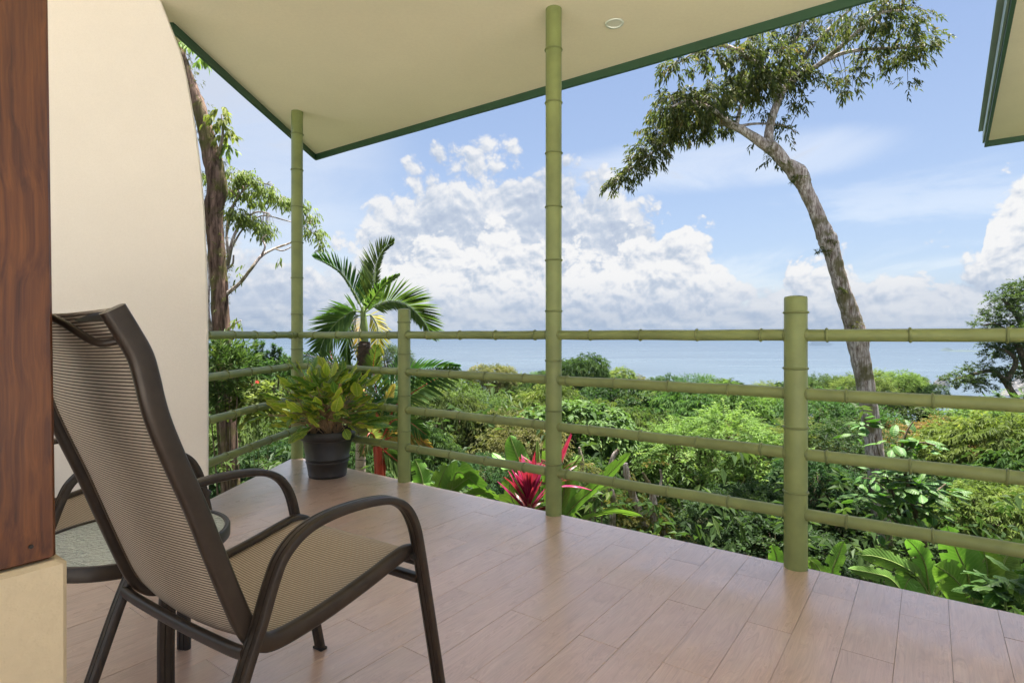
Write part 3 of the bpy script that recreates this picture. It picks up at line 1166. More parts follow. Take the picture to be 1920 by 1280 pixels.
v, f = [], []
radii = [0, 1.5, 3, 5, 7, 9, 11, 13, 16, 19, 23, 28, 34, 42, 52, 65, 82, 105, 135, 175, 230, 300, 400]
NA = 72
for r in radii:
    for i in range(NA):
        a = 2 * math.pi * i / NA
        x, y = r * math.sin(a), r * math.cos(a) + 2
        v.append((x, y, gz(x, y) + rng.uniform(-.08, .08) * min(1, r / 5)))
for k in range(len(radii) - 1):
    for i in range(NA):
        j = (i + 1) % NA
        f.append((k * NA + i, (k + 1) * NA + i, (k + 1) * NA + j, k * NA + j))
m_, N, b = newmat('leaf_litter_soil')
co = objcoord(N, False)
N.l.new(N.ramp(N.noise(co, 3.0, 8, .7), [(.3, (.018, .022, .009)), (.55, (.045, .05, .018)), (.75, (.085, .06, .032))]), b.inputs['Base Color'])
b.inputs['Roughness'].default_value = .95
bump(N, b, N.noise(co, 12, 6, .7), .8, .08)
o = link('hillside_ground', mesh('hillside_ground', v, f, m_, True))
o['kind'] = 'structure'

SEA = -100.0
m_, N, b = newmat('sea_water')
co = objcoord(N, False)
x, y, z = N.sep(co)
q = N.comb(N.m('MULTIPLY', x, .02), N.m('MULTIPLY', y, .05), 0.0)
big = N.noise(N.comb(N.m('MULTIPLY', x, .0007), N.m('MULTIPLY', y, .0035), 0.0), 1.0, 6, .6, 1.0)
N.l.new(N.ramp(big, [(.35, (.055, .075, .095)), (.65, (.075, .10, .12))]), b.inputs['Base Color'])
N.l.new(N.mr(big, .35, .7, .16, .30), b.inputs['Roughness'])
b.inputs['IOR'].default_value = 1.33
bump(N, b, N.noise(q, 1.6, 9, .62), .55, 5.0)
v = [(0, 200, SEA)]
NR = 96
rr = [800, 3000, 12000, 50000]
v, f = [], []
for r in [0] + rr:
    for i in range(NR):
        a = 2 * math.pi * i / NR
        v.append((r * math.sin(a), r * math.cos(a), SEA))
for k in range(len(rr)):
    for i in range(NR):
        j = (i + 1) % NR
        f.append((k * NR + i, (k + 1) * NR + i, (k + 1) * NR + j, k * NR + j))
o = link('sea', mesh('sea', v[:], f, m_))
o['kind'] = 'structure'

M['rock'] = m_paint('sea_rock', (.12, .10, .085), .9, .4, .1, .5)
M['cliff'] = m_paint('pale_cliff', (.15, .135, .125), .9, .3, .05, .5)
M['island'] = m_paint('island_green', (.06, .08, .04), .9, .4, .05, .5)
M['ship'] = m_paint('ship_white', (.30, .31, .32), .5, .05, .01)
M['ship_dark'] = m_paint('ship_windows', (.07, .09, .11), .4, .05, .01)


def mound(name, u, v_, wpx, hpx, mat, label, cat, seed, d=None, peaks=((0, 1),)):
    r_ = random.Random(seed)
    d = (EYE - SEA) * FPX / (v_ - HOR) if d is None else d
    c = P(u, v_, d); c.z = SEA
    w, h = wpx / FPX * d, hpx / FPX * d
    nu, nv = 28, 12
    vv, ff = [], []
    for i in range(nv + 1):
        for j in range(nu):
            a = 2 * math.pi * j / nu
            k = i / nv
            x, y = k * math.cos(a) * w / 2, k * math.sin(a) * w / 2.6
            zz = 0
            for px, ph in peaks:
                dx = (x / (w / 2) - px)
                zz = max(zz, ph * max(0, 1 - (abs(dx) * 1.25) ** 1.1 - .25 * abs(y / (w / 2))))
            zz = zz * (1 - k ** 4) + (-.15 if k == 1 else 0)
            vv.append((x * (1 + r_.uniform(-.06, .06)), y * (1 + r_.uniform(-.06, .06)), h * zz * (1 + r_.uniform(-.16, .16))))
    for i in range(nv):
        for j in range(nu):
            e = (j + 1) % nu
            ff.append((i * nu + j, (i + 1) * nu + j, (i + 1) * nu + e, i * nu + e))
    o = link(name, mesh(name, vv, ff, mat), None, (c.x, c.y, c.z + .0))
    tag(o, label, cat)
    return o

mound('sea_rock', 1765, 724, 38, 17, M['rock'], 'dark pointed rock standing in the sea near the shore', 'rock', 3)
mound('sea_rock', 1742, 716, 11, 3, M['rock'], 'tiny low rock in the sea left of the pointed rock', 'rock', 4)
mound('island', 1776, 657.5, 26, 6, M['island'], 'rounded wooded islet far out at sea', 'island', 5, peaks=((0, 1), (.3, .8), (-.3, .7)))
mound('sand_spit', 1812, 658.5, 70, 2.6, M['island'], 'long low spit of land running right from the far islet', 'island', 6, peaks=((0, .9), (.5, .8), (-.5, .8)))
mound('headland', 1925, 742, 90, 52, M['cliff'], 'pale hazy cliff headland behind the layered tree at the right edge', 'headland', 8, peaks=((0, .8), (.3, 1), (-.3, .5)))

# cruise ship
d = 5600
c = P(1539, 649, d); c.z = SEA
t = empty('cruise_ship', c, math.radians(4))
tag(t, 'white cruise ship far out on the sea, right of the thick short post', 'ship')
Ls = 47 / FPX * d
mb = MB()
hull = [(-.5, .0), (-.47, -.065), (.30, -.07), (.44, -.045), (.5, 0), (.44, .045), (.30, .07), (-.47, .065)]
hull2 = [(x * (.97 if x > 0 else .98) - .005, y * .85) for x, y in hull]
n = len(hull)
vv = [(x * Ls * .96, y * Ls, -2) for x, y in hull2] + [(x * Ls, y * Ls, 16 + (4 if x > .4 else 0)) for x, y in hull]
mb.add(vv, [tuple(range(n))[::-1], tuple(range(n, 2 * n))] + [(i, (i + 1) % n, n + (i + 1) % n, n + i) for i in range(n)])
mb.obj('hull', M['ship'], t)
for k in range(6):
    mb = MB().box((-Ls * .03 + k * Ls * .004, 0, 18.6 + k * 5.6), (Ls * (.80 - .028 * k), Ls * .12, 3.8), 0)
    mb.obj('deck_level', M['ship'], t)
    MB().box((-Ls * .03 + k * Ls * .004, 0, 21.4 + k * 5.6), (Ls * (.79 - .028 * k), Ls * .115, 1.7), 0).obj('window_band', M['ship_dark'], t)
MB().box((-Ls * .2, 0, 55), (Ls * .10, Ls * .05, 12)).obj('funnel', M['ship_dark'], t)
MB().box((Ls * .16, 0, 53), (Ls * .02, Ls * .02, 8)).obj('mast', M['ship'], t)


# ------------------------------------------------------------------ leaves
T_RH = ([(0, 0, 0), (.42, -.5, .16), (.42, .5, .16), (1, 0, 0)], [(0, 1, 3), (0, 3, 2)])
T_L6 = ([(0, 0, 0), (.28, -.40, .10), (.28, .40, .10), (.66, -.42, .10), (.66, .42, .10), (1, 0, 0), (.3, 0, -.03), (.66, 0, -.03)],
        [(0, 1, 6), (0, 6, 2), (1, 3, 7, 6), (6, 7, 4, 2), (3, 5, 7), (7, 5, 4)])
T_ST = ([(0, -.16, 0), (0, .16, 0), (.30, -.5, .12), (.30, .5, .12), (.70, -.36, .08), (.70, .36, .08), (1, 0, 0)],
        [(0, 2, 3, 1), (2, 4, 5, 3), (4, 6, 5)])


def norm(a):
    return a / np.maximum(np.linalg.norm(a, axis=-1, keepdims=True), 1e-9)


def inst(base, axis, up, ln, wd, tmpl, sag=0.0, tone=None, curl=None):
    """many small leaves as one mesh, returns v, faces, tone"""
    tv, tf = tmpl
    base = np.asarray(base, float); axis = norm(np.asarray(axis, float)); up = np.asarray(up, float)
    side = norm(np.cross(axis, up))
    nor = np.cross(side, axis)
    n = len(base)
    tv = np.array(tv)
    ln = np.broadcast_to(ln, n); wd = np.broadcast_to(wd, n); sag = np.broadcast_to(sag, n)
    V = base[:, None] + axis[:, None] * (tv[None, :, 0, None] * ln[:, None, None]) \
        + side[:, None] * (tv[None, :, 1, None] * wd[:, None, None]) + nor[:, None] * (tv[None, :, 2, None] * wd[:, None, None])
    V[:, :, 2] -= (sag * ln)[:, None] * (tv[None, :, 0] ** 2)
    nv = len(tv)
    F = []
    for q in tf:
        F.append(np.arange(n)[:, None] * nv + np.array(q)[None])
    faces = []
    for q in F: faces += q.tolist()
    tn = np.repeat(tone if tone is not None else np.zeros(n), nv)
    return V.reshape(-1, 3), faces, tn


def sample_lobes(R, lobes, n, zmin=-.35, shell=(.72, 1.06), inside=.74):
    lob = np.array(lobes, float)      # x y z r [squash]
    w = lob[:, 3] ** 2
    w = w / w.sum()
    out_p, out_d = [], []
    tot = 0
    while tot < n:
        k = R.choice(len(lob), size=n, p=w)
        d = norm(R.normal(size=(n, 3)))
        keep = (d[:, 2] > zmin) | (R.random(n) < .15)
        k, d = k[keep], d[keep]
        rad = R.uniform(shell[0], shell[1], len(k)) * lob[k, 3]
        sq = lob[k, 4] if lob.shape[1] > 4 else np.ones(len(k)) * .85
        dd = d * np.stack([np.ones(len(k)), np.ones(len(k)), sq], 1)
        p = lob[k, :3] + dd * rad[:, None]
        ok = np.ones(len(k), bool)
        for j, L in enumerate(lob):
            s_ = L[4] if len(L) > 4 else .85
            q = (p - L[:3]) / np.array([1, 1, s_])
            ok &= ~((np.linalg.norm(q, axis=1) < inside * L[3]) & (k != j))
        out_p.append(p[ok]); out_d.append(d[ok])
        tot += int(ok.sum())
    return np.concatenate(out_p)[:n], np.concatenate(out_d)[:n]


def sprays(R, P0, D, nl, twig, ll, lw, tmpl=T_RH, droop=.3, fan=.9, sag=.25, hang=0.0, tone_bias=None, pinnate=False, upk=.35):
    """each spray: a twig from P0 heading out, nl leaves along it"""
    n = len(P0)
    d = D.copy()
    d[:, 2] = d[:, 2] * .5 + upk - R.uniform(0, droop * 2, n)
    d = norm(d + R.normal(scale=.35, size=d.shape))
    tw = twig * R.uniform(.6, 1.25, n)
    t = (np.arange(nl) + .5) / nl
    if pinnate: t = .15 + .85 * (np.arange(nl) // 2 + 1) / (nl / 2)
    tt = t[None] * np.ones((n, 1)) + R.uniform(-.04, .04, (n, nl)) * (0 if pinnate else 1)
    pos = P0[:, None] + d[:, None] * (tt * tw[:, None])[:, :, None]
    pos[:, :, 2] -= (tt ** 2) * tw[:, None] * droop * .8
    hs = norm(np.cross(d, np.array([0, 0, 1.0])) + 1e-6)
    vs_ = np.cross(hs, d)
    sgn = np.where(np.arange(nl) % 2 == 0, 1.0, -1.0)
    if pinnate:
        ax = d[:, None] * .55 + hs[:, None] * sgn[None, :, None] * fan
        ax = ax + R.normal(scale=.10, size=ax.shape)
    else:
        ph = R.uniform(-.9, .9, (n, nl))
        ax = d[:, None] * .8 + (hs[:, None] * np.cos(ph)[:, :, None] * sgn[None, :, None] + vs_[:, None] * np.sin(ph)[:, :, None]) * fan
        ax = ax + R.normal(scale=.25, size=ax.shape)
    ax[:, :, 2] -= hang
    up = np.zeros_like(ax); up[:, :, 2] = 1
    up = up + R.normal(scale=.35, size=up.shape)
    L = ll * R.uniform(.7, 1.2, (n, nl))
    W = lw * R.uniform(.8, 1.15, (n, nl))
    base_t = R.random(n) if tone_bias is None else tone_bias
    tone = np.clip(base_t[:, None] * .65 + R.random((n, nl)) * .35, 0, 1)
    return inst(pos.reshape(-1, 3), ax.reshape(-1, 3), up.reshape(-1, 3), L.ravel(), W.ravel(), tmpl, sag, tone.ravel())


def leaf_mesh(name, parts, mat):
    V, F, T = [], [], []
    o = 0
    for v_, f_, t_ in parts:
        V.append(v_); T.append(t_)
        F += [tuple(i + o for i in q) for q in f_] if o else f_
        o += len(v_)
    return mesh(name, np.concatenate(V), F, mat, False, np.concatenate(T))


def dome_lobes(R, n=10, rad=1.35, lr=(.75, 1.05), zr=(-.5, .85), squash=.8):
    L = [(0, 0, .35, 1.2, squash)]
    for i in range(n):
        a = 2 * math.pi * (i + R.uniform(-.3, .3)) / n * 1.0 * 2.4
        k = R.uniform(.55, 1.0)
        z = R.uniform(*zr) * (1.15 - .5 * k) + (.25 if k < .7 else 0)
        L.append((math.cos(a) * rad * k, math.sin(a) * rad * k, z, R.uniform(*lr) * (1.1 - .25 * k), squash))
    return L


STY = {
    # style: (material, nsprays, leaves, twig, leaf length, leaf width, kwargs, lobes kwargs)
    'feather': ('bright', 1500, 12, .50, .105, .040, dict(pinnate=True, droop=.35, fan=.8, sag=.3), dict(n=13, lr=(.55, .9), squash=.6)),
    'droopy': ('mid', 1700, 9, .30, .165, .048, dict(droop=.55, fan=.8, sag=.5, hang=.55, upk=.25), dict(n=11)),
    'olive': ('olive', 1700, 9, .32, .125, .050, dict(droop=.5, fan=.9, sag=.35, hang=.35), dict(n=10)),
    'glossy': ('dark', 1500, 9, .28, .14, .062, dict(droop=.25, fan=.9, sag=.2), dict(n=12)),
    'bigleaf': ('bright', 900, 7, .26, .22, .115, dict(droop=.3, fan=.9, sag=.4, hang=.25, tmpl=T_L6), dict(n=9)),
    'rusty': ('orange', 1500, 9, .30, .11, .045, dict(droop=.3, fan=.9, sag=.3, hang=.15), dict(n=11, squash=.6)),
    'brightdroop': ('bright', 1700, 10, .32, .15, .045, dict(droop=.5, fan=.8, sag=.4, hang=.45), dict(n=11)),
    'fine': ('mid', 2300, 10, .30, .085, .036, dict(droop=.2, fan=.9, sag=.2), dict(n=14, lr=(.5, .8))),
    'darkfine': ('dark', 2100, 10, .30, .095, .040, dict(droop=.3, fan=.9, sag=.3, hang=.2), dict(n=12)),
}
CROWN, LIMB = {}, {}


def limb_mesh(R, lobes, name='limb', r0=.09, z0=-1.6):
    mb = MB()
    r_ = random.Random(int(R.integers(1 << 30)))
    for L in lobes:
        a = Vector((0, 0, z0))
        b = Vector(L[:3]) * .92
        m1 = a.lerp(b, .35) + Vector((r_.uniform(-.15, .15), r_.uniform(-.15, .15), -.05)) + Vector((0, 0, .2))
        pts = spline([a, m1, a.lerp(b, .7) + Vector((r_.uniform(-.15, .15), r_.uniform(-.15, .15), .08)), b], 4)
        k = len(pts)
        mb.tube(pts, [r0 * (1 - .85 * i / k) for i in range(k)], 6, cap=False)
        for q in range(3):
            e = b + Vector((r_.uniform(-1, 1), r_.uniform(-1, 1), r_.uniform(-.3, .9))).normalized() * L[3] * .85
            mb.tube([a.lerp(b, .72), a.lerp(b, .9).lerp(e, .4) + Vector((0, 0, .06)), e], [r0 * .22, r0 * .15, .006], 5, cap=False)
    return mesh(name, mb.v, mb.f, M['bark_dark'], True)


def build_style(key, seed, suffix=''):
    mat, ns, nl, twig, ll, lw, kw, lk = STY[key]
    R = np.random.default_rng(seed)
    lk = dict(lk)
    lobes = dome_lobes(R, **lk)
    P0, D = sample_lobes(R, lobes, ns)
    clump = np.clip(.5 + .9 * (np.sin(P0[:, 0] * 2.3 + seed) * np.cos(P0[:, 1] * 2.1) * np.sin(P0[:, 2] * 2.7 + 1)) * .5 + R.normal(scale=.18, size=len(P0)), 0, 1)
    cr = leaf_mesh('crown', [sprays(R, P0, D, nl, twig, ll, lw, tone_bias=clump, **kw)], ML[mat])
    CROWN[key + suffix] = cr
    LIMB[key + suffix] = limb_mesh(R, lobes)


for i, k in enumerate(STY):
    build_style(k, 100 + i)
build_style('droopy', 301, '2'); build_style('feather', 302, '2'); build_style('glossy', 303, '2'); build_style('olive', 304, '2')

# a trunk one metre high, stretched to fit
def trunk_mesh(seed):
    r_ = random.Random(seed)
    pts = spline([Vector((r_.uniform(-.12, .12) if i not in (0, 5) else 0, r_.uniform(-.12, .12) if i not in (0, 5) else 0, i / 5)) for i in range(6)], 3)
    k = len(pts)
    mb = MB().tube(pts, [.13 * (1.25 - .55 * i / k) for i in range(k)], 10, jit=.05, rng=r_)
    return mesh('trunk', mb.v, mb.f, M['bark_dark'], True)
TRUNKS = [trunk_mesh(s) for s in (1, 2, 3)]


def tree(u, vtop, d, r, style, label, group='trees of the forest below the deck', cat='tree', mat=None, squash=1.0, rz=None, name='forest_tree'):
    """crown top at photo row vtop, depth d, crown radius r metres"""
    sc = r / 2.15
    top = EYE + (HOR - vtop) / FPX * d
    x = (u - 960) / FPX * d
    h = top - 1.65 * sc * squash
    g = gz(x, d)
    t = empty(name, (x, d, g - .1), rng.uniform(0, 6.28) if rz is None else rz)
    tag(t, label, cat, group)
    c = link('crown', CROWN[style], t, (0, 0, h - g + .1))
    c.scale = (sc, sc, sc * squash)
    if mat:
        c.data = c.data.copy(); c.data.materials[0] = ML[mat]
    l = link('limb', LIMB[style], t, (0, 0, h - g + .1))
    l.scale = c.scale
    k = link('trunk', rng.choice(TRUNKS), t)
    k.scale = (sc * .9, sc * .9, max(.3, h - g + .1 - 1.45 * sc * squash))
    return t

# ------------------------------------------------------------------ the forest, nearest rows first
FOREST = [
    # u, vtop, depth, radius, style, label
    # row nearest the deck
    (1345, 742, 11.5, 1.75, 'feather', 'light green feathery tree filling the gap between middle post and thick short post'),
    (1440, 772, 12.5, 1.7, 'feather2', 'feathery green tree just left of the thick short post'),
    (1395, 900, 8.6, 1.05, 'glossy', 'dark glossy shrub under the feathery tree, left of the thick short post'),
    (1290, 975, 7.6, .75, 'darkfine', 'low dark shrub at the deck edge between middle and thick post'),
    (1475, 960, 7.0, .80, 'glossy2', 'dark leafy shrub directly left of the thick short post foot'),
    (1175, 742, 14.0, 2.0, 'droopy', 'dark green drooping tree right of the middle post'),
    (1085, 738, 11.0, 1.25, 'bigleaf', 'yellow green large-leaved tree directly right of the middle post'),
    (1075, 850, 9.5, .95, 'droopy2', 'dark drooping shrub behind the cordyline right of the middle post'),
    (945, 752, 12.0, 1.45, 'olive', 'olive brown fuzzy tree left of the middle post'),
    (985, 790, 10.0, 1.05, 'olive2', 'olive tree crown touching the middle post'),
    (840, 722, 12.5, 1.55, 'droopy', 'rounded drooping tree right of the left short post'),
    (780, 790, 9.6, .9, 'droopy2', 'dark drooping shrub behind the left short post'),
    (880, 850, 8.6, .85, 'darkfine', 'dark undergrowth shrub above the banana leaves'),
    (1560, 716, 14.0, 1.9, 'fine', 'green tree right of the thick short post, in front of the sea'),
    (1600, 790, 11.0, 1.4, 'darkfine', 'dark green tree behind the leaning trunk'),
    (1525, 850, 9.6, .85, 'glossy', 'dark shrub right of the thick short post'),
    (1740, 768, 12.0, 1.35, 'rusty', 'tree with orange tinted new leaves right of the leaning trunk'),
    (1665, 774, 13.5, 1.2, 'rusty', 'smaller orange tinted tree right behind the leaning trunk'),
    (1850, 770, 10.5, 1.55, 'brightdroop', 'bright green drooping tree at the right edge'),
    (1780, 850, 10.6, 1.1, 'droopy', 'dark drooping tree behind the broad-leaved sapling'),
    (1890, 900, 7.8, .95, 'brightdroop', 'bright green shrub above the banana clump at the right edge'),
    (1960, 800, 9.0, 1.4, 'droopy2', 'drooping tree cut by the right edge of the view'),
    (1580, 930, 9.9, .9, 'darkfine', 'dark shrub beside the foot of the leaning trunk'),
    (560, 770, 11.0, 1.3, 'glossy', 'glossy green bush behind the potted plant'),
    (470, 715, 12.5, 1.3, 'bigleaf', 'light green large-leaved bush left of the corner post'),
    (420, 770, 10.0, 1.1, 'droopy', 'dark bush behind the brown mossy trunk'),
    (500, 820, 9.5, 1.0, 'darkfine', 'dark undergrowth left of the corner post'),
    (640, 820, 8.5, .8, 'droopy2', 'dark bush behind the black pot'),
    (330, 740, 11.0, 1.5, 'glossy2', 'glossy bush hidden behind the cream wall edge'),
    (715, 830, 10.5, .9, 'darkfine', 'dark bush behind the red stemmed palm'),
    # second row
    (1260, 722, 19, 2.3, 'droopy2', 'dark tree on the slope above the feathery tree'),
    (1390, 722, 19, 2.2, 'brightdroop', 'bright tree on the slope left of the thick short post'),
    (1480, 716, 21, 2.1, 'fine', 'fine leaved tree behind the thick short post'),
    (1130, 716, 20, 2.2, 'glossy', 'dark glossy tree behind the yellow green tree'),
    (1000, 722, 19, 2.1, 'brightdroop', 'bright green tree behind the middle post'),
    (900, 720, 18, 1.9, 'fine', 'green bushy tree on the slope left of the middle post'),
    (800, 712, 19, 2.0, 'brightdroop', 'bright tree behind the right palm frond'),
    (700, 740, 16, 2.0, 'fine', 'green tree behind the palms'),
    (620, 740, 15, 1.9, 'droopy', 'green tree behind the plant in the pot'),
    (540, 690, 16, 1.7, 'fine', 'pale green bush left of the corner post, below the top rail'),
    (1660, 725, 20, 2.2, 'glossy2', 'glossy green tree behind the leaning trunk'),
    (1800, 742, 18, 2.3, 'feather', 'light green feathery tree in front of the bay'),
    (1900, 728, 17, 2.4, 'feather2', 'light green tree under the layered tree at the right edge'),
    (2010, 740, 16, 2.6, 'droopy', 'large tree beyond the right edge of the view'),
    (1700, 800, 15, 1.7, 'brightdroop', 'green tree between orange tree and leaning trunk'),
    # third row, against the sea
    (1075, 662, 30, 2.1, 'droopy2', 'dark irregular tree standing highest against the sea right of the middle post'),
    (1025, 690, 31, 1.6, 'fine', 'small tree against the sea behind the middle post'),
    (925, 676, 32, 1.5, 'olive', 'yellowish tree top against the sea left of the middle post'),
    (1145, 690, 32, 1.5, 'brightdroop', 'small bright tree top against the sea, second right of the middle post'),
    (1215, 712, 33, 1.9, 'feather', 'yellow green low crown against the sea'),
    (1300, 694, 34, 2.2, 'fine', 'fine leaved crown against the sea in the middle of the right half'),
    (1365, 706, 33, 1.9, 'droopy', 'drooping crown against the sea'),
    (1435, 708, 32, 1.9, 'feather2', 'feathery crown against the sea left of the thick short post'),
    (1540, 694, 29, 1.9, 'fine', 'light green crown against the sea right of the thick short post'),
    (1615, 686, 27, 1.7, 'feather', 'feathery crown flanking the leaning trunk on the left'),
    (1672, 688, 28, 1.3, 'feather2', 'feathery crown flanking the leaning trunk on the right'),
    (1740, 720, 30, 1.1, 'glossy', 'small dark crown below the pointed sea rock'),
    (860, 692, 34, 1.9, 'fine', 'pale crown against the sea right of the left short post'),
    (985, 706, 33, 1.7, 'droopy2', 'dark crown against the sea left of the middle post'),
    (800, 700, 36, 2.0, 'droopy', 'green crown against the sea next to the left short post'),
    (600, 690, 33, 2.4, 'glossy', 'green crown behind the lower palm fronds'),
    (490, 668, 33, 2.2, 'olive', 'olive crown against the sea left of the corner post'),
    (420, 676, 30, 2.2, 'glossy2', 'dark crown behind the brown trunk'),
    (1110, 694, 36, 2.0, 'fine', 'fine crown right of the highest tree against the sea'),
    (1175, 704, 37, 2.2, 'olive2', 'olive crown in the row against the sea'),
    (1255, 706, 38, 2.2, 'glossy', 'dark crown in the row against the sea, right half'),
    (955, 696, 36, 2.0, 'feather', 'feathery crown in the row against the sea, left of the middle post'),
    (1490, 704, 34, 2.0, 'droopy2', 'dark crown right behind the thick short post'),
    (1700, 700, 31, 1.3, 'brightdroop', 'bright crown right of the leaning trunk against the bay'),
    (1580, 704, 31, 1.8, 'glossy2', 'glossy crown left of the leaning trunk against the sea'),
    # far crowns
    (728, 642, 62, 3.4, 'darkfine', 'distant round crown rising against the sea between palm and left short post'),
    (560, 664, 60, 3.6, 'darkfine', 'distant dark crown behind the corner post'),
    (440, 652, 75, 4.4, 'darkfine', 'distant hazy crown left of the corner post'),
    (790, 688, 60, 3.2, 'fine', 'distant low crown right of the left short post'),
]
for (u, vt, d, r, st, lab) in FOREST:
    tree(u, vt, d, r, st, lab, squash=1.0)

# undergrowth that closes the view between and below the crowns: one mass
R = np.random.default_rng(77)
n = 15000
uu = R.uniform(250, 2100, n); dd = R.uniform(5.2, 24, n)
xs = (uu - 960) / FPX * dd
ok = []
for x_, y_ in zip(xs, dd):
    ok.append((x_ - C0.x) * UP.x + (y_ - C0.y) * UP.y > .9)
ok = np.array(ok); xs, dd = xs[ok], dd[ok]
zz = np.array([gz(a, b_) for a, b_ in zip(xs, dd)]) + np.abs(R.normal(scale=1.0, size=len(xs)))
P0 = np.stack([xs, dd, zz], 1)
D = norm(R.normal(size=P0.shape) + np.array([0, -.3, .8]))
o = link('undergrowth', leaf_mesh('undergrowth', [sprays(R, P0, D, 9, .45, .135, .055, droop=.4, fan=.9, sag=.4)], ML['mid']))
o['kind'] = 'stuff'


# ------------------------------------------------------------------ hand-placed trees
def path(pts, d):
    out = []
    for q in pts:
        dd = d + (q[3] if len(q) > 3 else 0)
        out.append(P(q[0], q[1], dd))
    return out


def branch(mb, pts, d, n=10, r_=None, jit=.06, sub=5, flare=0.0):
    """pts: (u, v, radius px, [depth offset])"""
    w = [P(q[0], q[1], d + (q[3] if len(q) > 3 else 0)) for q in pts]
    rad = [q[2] / FPX * d for q in pts]
    sp = spline(w, sub)
    rr_ = []
    for i in range(len(w) - 1):
        for k in range(sub): rr_.append(rad[i] + (rad[i + 1] - rad[i]) * k / sub)
    rr_.append(rad[-1])
    mb.tube(sp, rr_, n, jit=jit, rng=r_ or rng)
    return sp


def lob(u, v, r, d, dz=0.0, sq=.75):
    p = P(u, v, d + dz)
    return (p.x, p.y, p.z, r / FPX * d, sq)


def twigs(mb, R, P0, root_pts, r=.004, every=5):
    pts = [np.array(p) for p in root_pts]
    A = np.array(pts)
    for p in P0[::every]:
        j = int(np.argmin(((A - p) ** 2).sum(1)))
        a, b = Vector(A[j]), Vector(p)
        mid_ = a.lerp(b, .5) + Vector((0, 0, .04 + .1 * (b - a).length))
        mb.tube([a, mid_, b], [r * 1.6, r, r * .5], 4, cap=False)


# tall leaning tree on the right
TD = 9.0
t_pos = P(1662, 1100, TD)
g = gz(t_pos.x, TD)
big = empty('leaning_tree', (t_pos.x, TD, g))
tag(big, 'tall leaning pale-barked tree with spreading crown against the sky on the right', 'tree')
mb = MB()
rb = random.Random(5)
gpx = HOR + (EYE - g) / TD * FPX
spine = branch(mb, [(1690, gpx + 60, 25), (1672, 1230, 22), (1658, 1060, 18.5), (1650, 950, 15.5), (1643, 870, 15), (1634, 800, 15), (1622, 720, 15.5), (1612, 665, 16.5), (1607, 632, 18.5), (1598, 600, 16), (1582, 550, 14),
                    (1570, 510, 13), (1561, 475, 14), (1552, 450, 17.5), (1541, 425, 13.5), (1527, 390, 12.5), (1510, 355, 12), (1503, 337, 15.5), (1493, 323, 17), (1474, 307, 11.5), (1456, 286, 12), (1442, 272, 12)], TD, 16, rb, .07)
tv = [Vector(p) - Vector(big.location) for p in mb.v]
mb.v = tv
mb.obj('trunk', M['bark_pale'], big, smooth=60)
mb = MB()
pts_all = list(spine[-6:])
def br(pts, n=8):
    global pts_all
    s_ = branch(mb, pts, TD, n, rb, .05)
    pts_all += s_
br([(1446, 280, 11), (1405, 252, 8.5), (1375, 236, 7), (1352, 230, 5.5, .1), (1325, 228, 4.5, .3), (1290, 240, 3.5, .5), (1240, 275, 2.5, .6), (1190, 310, 2, .6), (1150, 345, 1.3, .6)])
br([(1375, 236, 5), (1350, 215, 4, -.2), (1325, 200, 3.5, -.4), (1290, 190, 2.5, -.6), (1260, 200, 1.5, -.7)])
br([(1380, 238, 4.5), (1388, 205, 3.5, .2), (1398, 170, 3, .4), (1400, 130, 2, .5)])
br([(1440, 276, 9.5), (1443, 240, 8, .1), (1453, 205, 7.5, .2), (1468, 170, 7, .3), (1490, 150, 5.5, .4), (1530, 125, 4.5, .3), (1580, 100, 3.5, .1), (1640, 92, 3, 0), (1700, 90, 2, 0), (1740, 85, 1.2, 0)])
br([(1468, 170, 5.5, .3), (1440, 140, 5, 0), (1410, 115, 4.5, -.3), (1380, 95, 4, -.5), (1350, 85, 3, -.6), (1310, 95, 2, -.7), (1270, 120, 1.2, -.7)])
br([(1480, 160, 4.5, .3), (1500, 120, 4, .7), (1540, 70, 3.5, 1.0), (1570, 40, 3, 1.1), (1600, 10, 2, 1.2), (1620, -40, 1.5, 1.2)])
br([(1530, 125, 4, .3), (1580, 85, 4, -.1), (1620, 50, 3, -.4), (1650, 25, 2.5, -.5), (1690, 20, 1.5, -.5)])
br([(1455, 200, 4.5, .2), (1470, 120, 3.5, .6), (1500, 60, 3, .9), (1520, 10, 2, 1)])
br([(1380, 238, 3), (1420, 232, 2.2, .2), (1470, 236, 1.6, .3), (1492, 248, 1, .3)])
mb.v = [Vector(p) - Vector(big.location) for p in mb.v]
mb.obj('limb', M['bark_pale'], big, smooth=60)
R = np.random.default_rng(9)
LB = [lob(*a) for a in [
    (1160, 338, 26, TD, .6), (1185, 315, 28, TD, .6), (1215, 285, 38, TD, .5), (1250, 245, 46, TD, .5), (1290, 225, 48, TD, .2), (1262, 195, 40, TD, -.4),
    (1310, 190, 46, TD, -.3), (1340, 235, 34, TD, .3), (1350, 175, 40, TD, 0), (1400, 165, 42, TD, .4), (1430, 150, 44, TD, .0), (1480, 140, 40, TD, .4), (1450, 105, 36, TD, -.3),
    (1390, 110, 30, TD, -.5), (1330, 105, 30, TD, -.6), (1270, 125, 26, TD, -.7)]]
